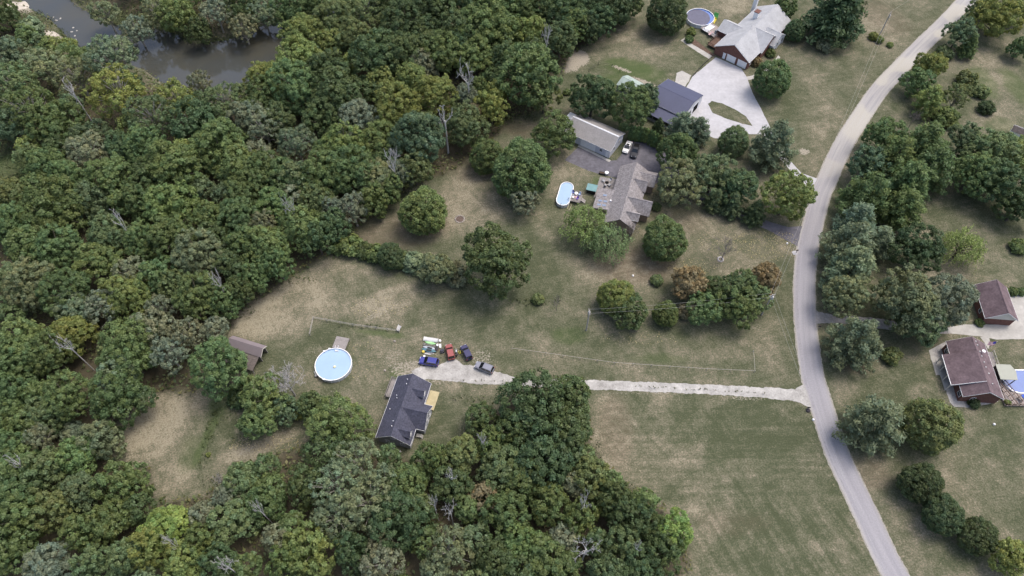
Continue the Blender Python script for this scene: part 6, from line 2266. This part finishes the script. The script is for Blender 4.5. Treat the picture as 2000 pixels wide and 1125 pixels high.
# dead trees standing in the woods
for u, v, r, k, lb in [(913, 143, 24, 'D', 'tall bare white snag in the upper woods, rightmost of three'), (867, 218, 22, 'D', 'bare white snag in the upper woods, middle of three'), (765, 303, 20, 'D', 'bare white snag near the lone round tree, leftmost of three'),
                       (1068, 62, 13, 'D', 'small bare snag at the wood edge by the upper lawn'), (224, 420, 14, 'D', 'small white snag in a dark gap of the left woods'), (421, 545, 14, 'D', 'white forked snag in the woods above the shed'),
                       (125, 668, 17, 'D', 'fallen grey snag in the woods at the left'), (880, 923, 18, 'D', 'forked pale snag below the slate roofed house'), (845, 978, 12, 'D', 'short broken snag left of the curved one in the lower woods'),
                       (877, 990, 18, 'D', 'curved white snag in the lower woods'), (942, 853, 16, 'D', 'thin white snag in front of the dark tree by the slate roofed house'), (1143, 978, 20, 'D', 'wide white snag in the woods left of the striped field'),
                       (1147, 1065, 32, 'D', 'large grey snag with many limbs in the lower woods'), (1248, 1063, 14, 'D', 'small forked snag near the lime tree by the striped field'), (500, 990, 12, 'D', 'small white snag in the woods below the small clearing'),
                       (435, 1100, 22, 'D', 'thick white snag at the bottom picture edge'), (20, 895, 14, 'D', 'pale snag at the left picture edge'), (325, 1055, 12, 'D', 'white snag in the yellow tree below the small clearing'),
                       (563, 395, 13, 'D', 'thin white snag above the mown field'), (132, 165, 18, 'D', 'white forked snag near the creek at the left'), (655, 412, 16, 'G', 'bare silvery shrub at the wood edge left of the lone round tree')]:
    place_tree(u, v, r, 'k', k, lb)

# fill the remaining canopy gaps
have = np.array([(t['x'], t['y'], t['R']) for t in TREES] + [q[:3] for q in REST])
cand = rng.uniform((-190, 25), (75, 250), (6000, 2))
dW = sdist(cand[:, 0], cand[:, 1], WOODS)
dR = sdist(cand[:, 0], cand[:, 1], RIVER)
added = 0
for (x, y), a, b in zip(cand, dW, dR):
    if a > -2.0 or b < 9 or added > 130:
        continue
    # leave the dark gaps the photo shows
    R_ = rng.uniform(2.9, 4.6)
    d = np.hypot(have[:, 0] - x, have[:, 1] - y)
    if np.any(d < .62 * (have[:, 2] + R_)):
        continue
    u_ = 1000 + F_PX * x / (y * CP + HGT * SP)
    v_ = 562.5 + F_PX * (HGT * CP - y * SP) / (y * CP + HGT * SP)
    if not (-60 < u_ < 1400 and -60 < v_ < 1185) or (u_ < 75 and 270 < v_ < 400):
        continue
    REST.append((x, y, R_, str(rng.choice(list('ddgggoqqlk')))))
    have = np.vstack([have, (x, y, R_)])
    added += 1
print('trees', len(TREES), 'fill', added, 'rest', len(REST))


def understorey():
    """the small crowns filling the canopy between the woodland trees, one mass"""
    Ps, Ns, Ss, Ts = [], [], [], []
    for (x, y, R_, c) in REST:
        hh = 6.5 + .8 * R_
        D = fib(60)
        D = D[D[:, 2] > -.45] + rng.normal(size=(int((fib(60)[:, 2] > -.45).sum()), 3)) * .12
        D /= np.linalg.norm(D, axis=1, keepdims=True)
        rad = rng.uniform(.72, 1.08, (len(D), 1))
        C = D * rad * np.array([R_ * .8, R_ * .8, R_ * .95]) + np.array([x, y, tz(x, y) + hh - R_])
        P, Nn, S, T = clump_leaves(C, D, .24 * R_ * rng.uniform(.7, 1.3, len(D)), 42, .30)
        Ps.append(P); Ns.append(Nn); Ss.append(S)
        Ts.append(T * np.array(PAL[c]) * rng.uniform(.85, 1.15))
    me = leaf_mesh('understorey', np.concatenate(Ps), np.concatenate(Ns), np.concatenate(Ss), np.concatenate(Ts))
    o = bpy.data.objects.new('understorey', me)
    COL.objects.link(o)
    o.color = (1, 1, 1, 1)
    o['kind'] = 'stuff'
    tag(o, 'mass of small trees filling the woods between the larger crowns', 'understorey')


understorey()

# labels for the woodland trees: zone, colour, size, order
ZONES = [(120, 90, 'beside the shallow bend of the creek'), (400, 230, 'below the wide reach of the creek'), (420, 20, 'on the far bank of the creek'), (590, 120, 'right of the creek'), (760, 90, 'left of the upper snags'), (930, 90, 'above the upper snags'),
         (1100, 50, 'at the upper lawn edge'), (1040, 160, 'left of the garage trees'), (80, 320, 'by the left grassy gap'), (330, 420, 'in the middle of the left woods'), (80, 540, 'at the left, level with the field'),
         (290, 640, 'left of the mauve roofed shed'), (450, 520, 'above the mown field'), (600, 400, 'above the hedgerow'), (720, 230, 'among the upper snags'), (740, 370, 'near the lone round tree'), (900, 230, 'above the brown lawn'),
         (80, 800, 'left of the small clearing'), (80, 1020, 'in the lower left corner'), (320, 1050, 'below the small clearing'), (530, 960, 'right of the small clearing'), (700, 960, 'below the slate roofed house'),
         (880, 960, 'around the curved lower snag'), (1080, 850, 'beside the gravel drive'), (1220, 1030, 'left of the striped field'), (700, 1090, 'along the bottom picture edge')]
CNAME = dict(d='dark green', g='mid green', b='bright green', l='yellow green', y='yellowing', o='olive green', s='sage green', k='grey green', t='tan tinged', n='brownish', p='blue green', e='very dark', q='bluish green', v='bright lime')
ORD = ['first', 'second', 'third', 'fourth', 'fifth', 'sixth', 'seventh', 'eighth', 'ninth', 'tenth', 'eleventh', 'twelfth']
groups = {}
for t in TREES:
    cat = {'D': 'dead tree', 'T': 'bare tree', 'G': 'dead shrub', 'U': 'shrub', 'A': 'hedge tree'}.get(t['kind'], 'tree')
    if t['label']:
        tag(t['o'], t['label'], cat, t['group'])
        continue
    z = min(ZONES, key=lambda q: (q[0] - t['u']) ** 2 + (q[1] - t['v']) ** 2)[2]
    sz = 'large' if t['R'] > 6.3 else ('mid-sized' if t['R'] > 4.3 else 'small')
    sh = 'loose' if t['kind'] == 'B' else 'full'
    key = '%s %s %s %s' % (sz, CNAME[t['col']], 'low bush' if t['kind'] == 'U' else sh + ' tree', z)
    groups.setdefault(key, []).append((t['u'], t['o'], cat))
for key, L_ in groups.items():
    L_.sort(key=lambda q: q[0])
    for k, (_, o, cat) in enumerate(L_):
        lb = key if len(L_) == 1 else key + ', %s such from left' % ORD[min(k, 11)]
        tag(o, lb, cat, 'woodland trees')

# ------------------------------------------------------------------ undergrowth in the woods and weeds along edges (uncountable)
def undergrowth():
    n = 60000
    p = rng.uniform((-195, 22), (75, 255), (n * 2, 2))
    d = sdist(p[:, 0], p[:, 1], WOODS)
    dr = sdist(p[:, 0], p[:, 1], RIVER)
    k = (d < .6) & (dr > 1.5)
    p, d = p[k], d[k]
    nn = fbm(p[:, 0], p[:, 1], 6, 77, 3)
    k = rng.random(len(p)) < np.clip(.35 + (nn - .4) * 3 + (d > -4) * .5, .05, 1)
    p, nn, d = p[k][:n], nn[k][:n], d[k][:n]
    m = len(p)
    z = terrain(p[:, 0], p[:, 1]) + rng.random(m) ** 1.4 * np.clip(.5 + nn * 2.2, .5, 2.2)
    P = np.column_stack([p, z])
    b = rng.uniform(.7, 1.25, (m, 1)) * (0.8 + .5 * nn[:, None])
    T = np.concatenate([b * rng.uniform(.9, 1.35, (m, 1)), b, b * .9], 1)
    me = leaf_mesh('undergrowth', P, rng.normal(size=(m, 3)) * .6 + np.array([0, 0, 1]), rng.uniform(.25, .6, m), T)
    o = bpy.data.objects.new('undergrowth', me)
    COL.objects.link(o)
    o.color = (.125, .16, .075, 1)
    o['kind'] = 'stuff'
    tag(o, 'low green undergrowth covering the floor of the woods', 'undergrowth')


undergrowth()


def tall_grass(name, blobs, label, col, n_per=4):
    Ps = []
    for (u, v, ru, rv) in blobs:
        cx, cy = G(u, v)
        s = mpp(u, v)
        sy = abs(G(u, v - 1)[1] - cy)
        n = int(ru * s * rv * sy * math.pi * n_per)
        a = rng.uniform(0, 6.28, n)
        q = np.sqrt(rng.random(n))
        Ps.append(np.column_stack([cx + np.cos(a) * q * ru * s, cy + np.sin(a) * q * rv * sy]))
    p = np.concatenate(Ps)
    dr = sdist(p[:, 0], p[:, 1], RIVER)
    p = p[dr > .3]
    m = len(p)
    nn = fbm(p[:, 0], p[:, 1], 4, 55, 3)
    z = terrain(p[:, 0], p[:, 1]) + rng.random(m) * (.2 + nn)
    T = np.clip(rng.uniform(.65, 1.3, (m, 1)) * (.5 + nn[:, None]) * np.ones((1, 3)), .1, 2)
    me = leaf_mesh(name, np.column_stack([p, z]), rng.normal(size=(m, 3)) * .7 + np.array([0, 0, .8]), rng.uniform(.18, .45, m), T, .35)
    o = bpy.data.objects.new(name, me)
    COL.objects.link(o)
    o.color = col + (1,)
    o['kind'] = 'stuff'
    tag(o, label, 'grass')


tall_grass('tall_grass', [(150, 45, 40, 20), (300, 25, 110, 24), (430, 80, 60, 14), (580, 22, 60, 20), (60, 30, 40, 25), (60, 95, 60, 20), (270, 60, 30, 18), (340, 60, 30, 14)], 'tall bright grass and weeds along the creek banks', (.105, .135, .055), 5)
tall_grass('drive_weeds', [(1250 + 24 * k, 755.2 + .052 * 24 * k + 1.2 * math.sin(k * 2.1), 9 + 4 * math.sin(k * 1.7), 1.2) for k in range(11)] + [(885 + 20 * k, 741 + 1.0 * k + 2 * math.sin(k), 5, 1) for k in range(6)], 'thin weeds along the middle of the gravel drive', (.15, .155, .085), 9)
tall_grass('meadow_grass', [(30, 320, 80, 60), (20, 370, 60, 30)], 'rough green grass in the gap at the left picture edge', (.12, .145, .065), 4)
tall_grass('edge_weeds', [(650, 470, 50, 14), (1010, 232, 40, 10), (560, 548, 60, 8), (470, 610, 30, 16), (410, 850, 10, 80), (440, 800, 30, 30), (420, 940, 26, 14), (470, 860, 30, 10), (640, 500, 30, 10), (1050, 590, 60, 8), (920, 780, 40, 8), (860, 880, 40, 14), (1170, 900, 14, 40), (1230, 960, 30, 14), (760, 640, 10, 6), (700, 638, 50, 4)], 'weeds growing along the wood edges and fence lines', (.085, .105, .042), 3)

# white rocks in the shallow creek
for k, (u, v) in enumerate([(140, 62), (146, 70), (150, 60), (110, 40), (104, 34), (148, 78), (118, 36), (225, 70), (143, 54), (98, 44)]):
    o = MB().lathe([(.02, .75), (.5, .6), (.8, .3), (.7, 0)], n=7).build('river_stone', pmat('river_stone', (.42, .40, .36), .9, .15, 2))
    x_, y_ = G(u, v, RIVER_Z)
    o.location = (x_, y_, RIVER_Z - .2)
    o.scale = (rng.uniform(.35, .8), rng.uniform(.35, .9), rng.uniform(.4, .7))
    tag(o, 'pale stone in the shallow bend of the creek', 'stone', 'pale stones in the creek shallows')
for (u, v, ru, rv, lb) in ((95, 69, 20, 9, 'pale sand bar on the left bank of the creek'), (33, 12, 20, 16, 'pale sand bar in the upper left corner'), (187, 139, 22, 8, 'pale sand bar hidden behind the creek trees')):
    cx, cy = G(u, v, -1.6)
    s, sy = mpp(u, v), abs(G(u, v - 1)[1] - G(u, v)[1])
    pts = [(cx + ru * s * math.cos(a) * (1 + .15 * math.sin(3 * a)), cy + rv * sy * math.sin(a) * (1 + .1 * math.cos(5 * a))) for a in np.linspace(0, 6.2, 26)]
    bm = MB()
    n = len(pts)
    bm.v = [(x, y, tz(x, y) - .3) for x, y in pts] + [(cx + (x - cx) * .8, cy + (y - cy) * .8, max(-2.5, tz(cx + (x - cx) * .8, cy + (y - cy) * .8)) + .2) for x, y in pts] + [(cx, cy, max(-2.4, tz(cx, cy)) + .35)]
    for k in range(n):
        j = (k + 1) % n
        bm.f += [(k, j, n + j, n + k), (n + k, n + j, 2 * n)]
    structure(bm.build('sand_bar', pmat('pale_sand', (.46, .42, .36), .95, .15, .8, fine=(3, .15)), None, True))


# ------------------------------------------------------------------ fallen leaves on the lawns (uncountable)
def fallen_leaves():
    Ps = []
    for (u, v, ru, rv, n) in ((1490, 480, 60, 32, 420), (1530, 465, 25, 14, 90), (1350, 520, 50, 16, 120), (1400, 470, 60, 20, 60), (1250, 660, 80, 14, 60), (700, 700, 40, 40, 70), (520, 868, 80, 14, 200), (740, 600, 60, 20, 120)):
        cx, cy = G(u, v)
        s_ = mpp(u, v)
        a = rng.uniform(0, 6.28, n)
        q = np.sqrt(rng.random(n))
        Ps.append(np.column_stack([cx + np.cos(a) * q * ru * s_, cy + np.sin(a) * q * rv * s_ * 1.2, np.full(n, .06)]))
    P = np.concatenate(Ps)
    m = len(P)
    T = rng.uniform(.6, 1.2, (m, 1)) * np.array([[1, .95, .75]])
    me = leaf_mesh('fallen_leaves', P, rng.normal(size=(m, 3)) * .25 + np.array([0, 0, 1]), rng.uniform(.09, .2, m), T)
    o = bpy.data.objects.new('fallen_leaves', me)
    COL.objects.link(o)
    o.color = (.48, .44, .30, 1)
    o['kind'] = 'stuff'
    tag(o, 'pale fallen leaves scattered over the dry lawns', 'leaves')


fallen_leaves()
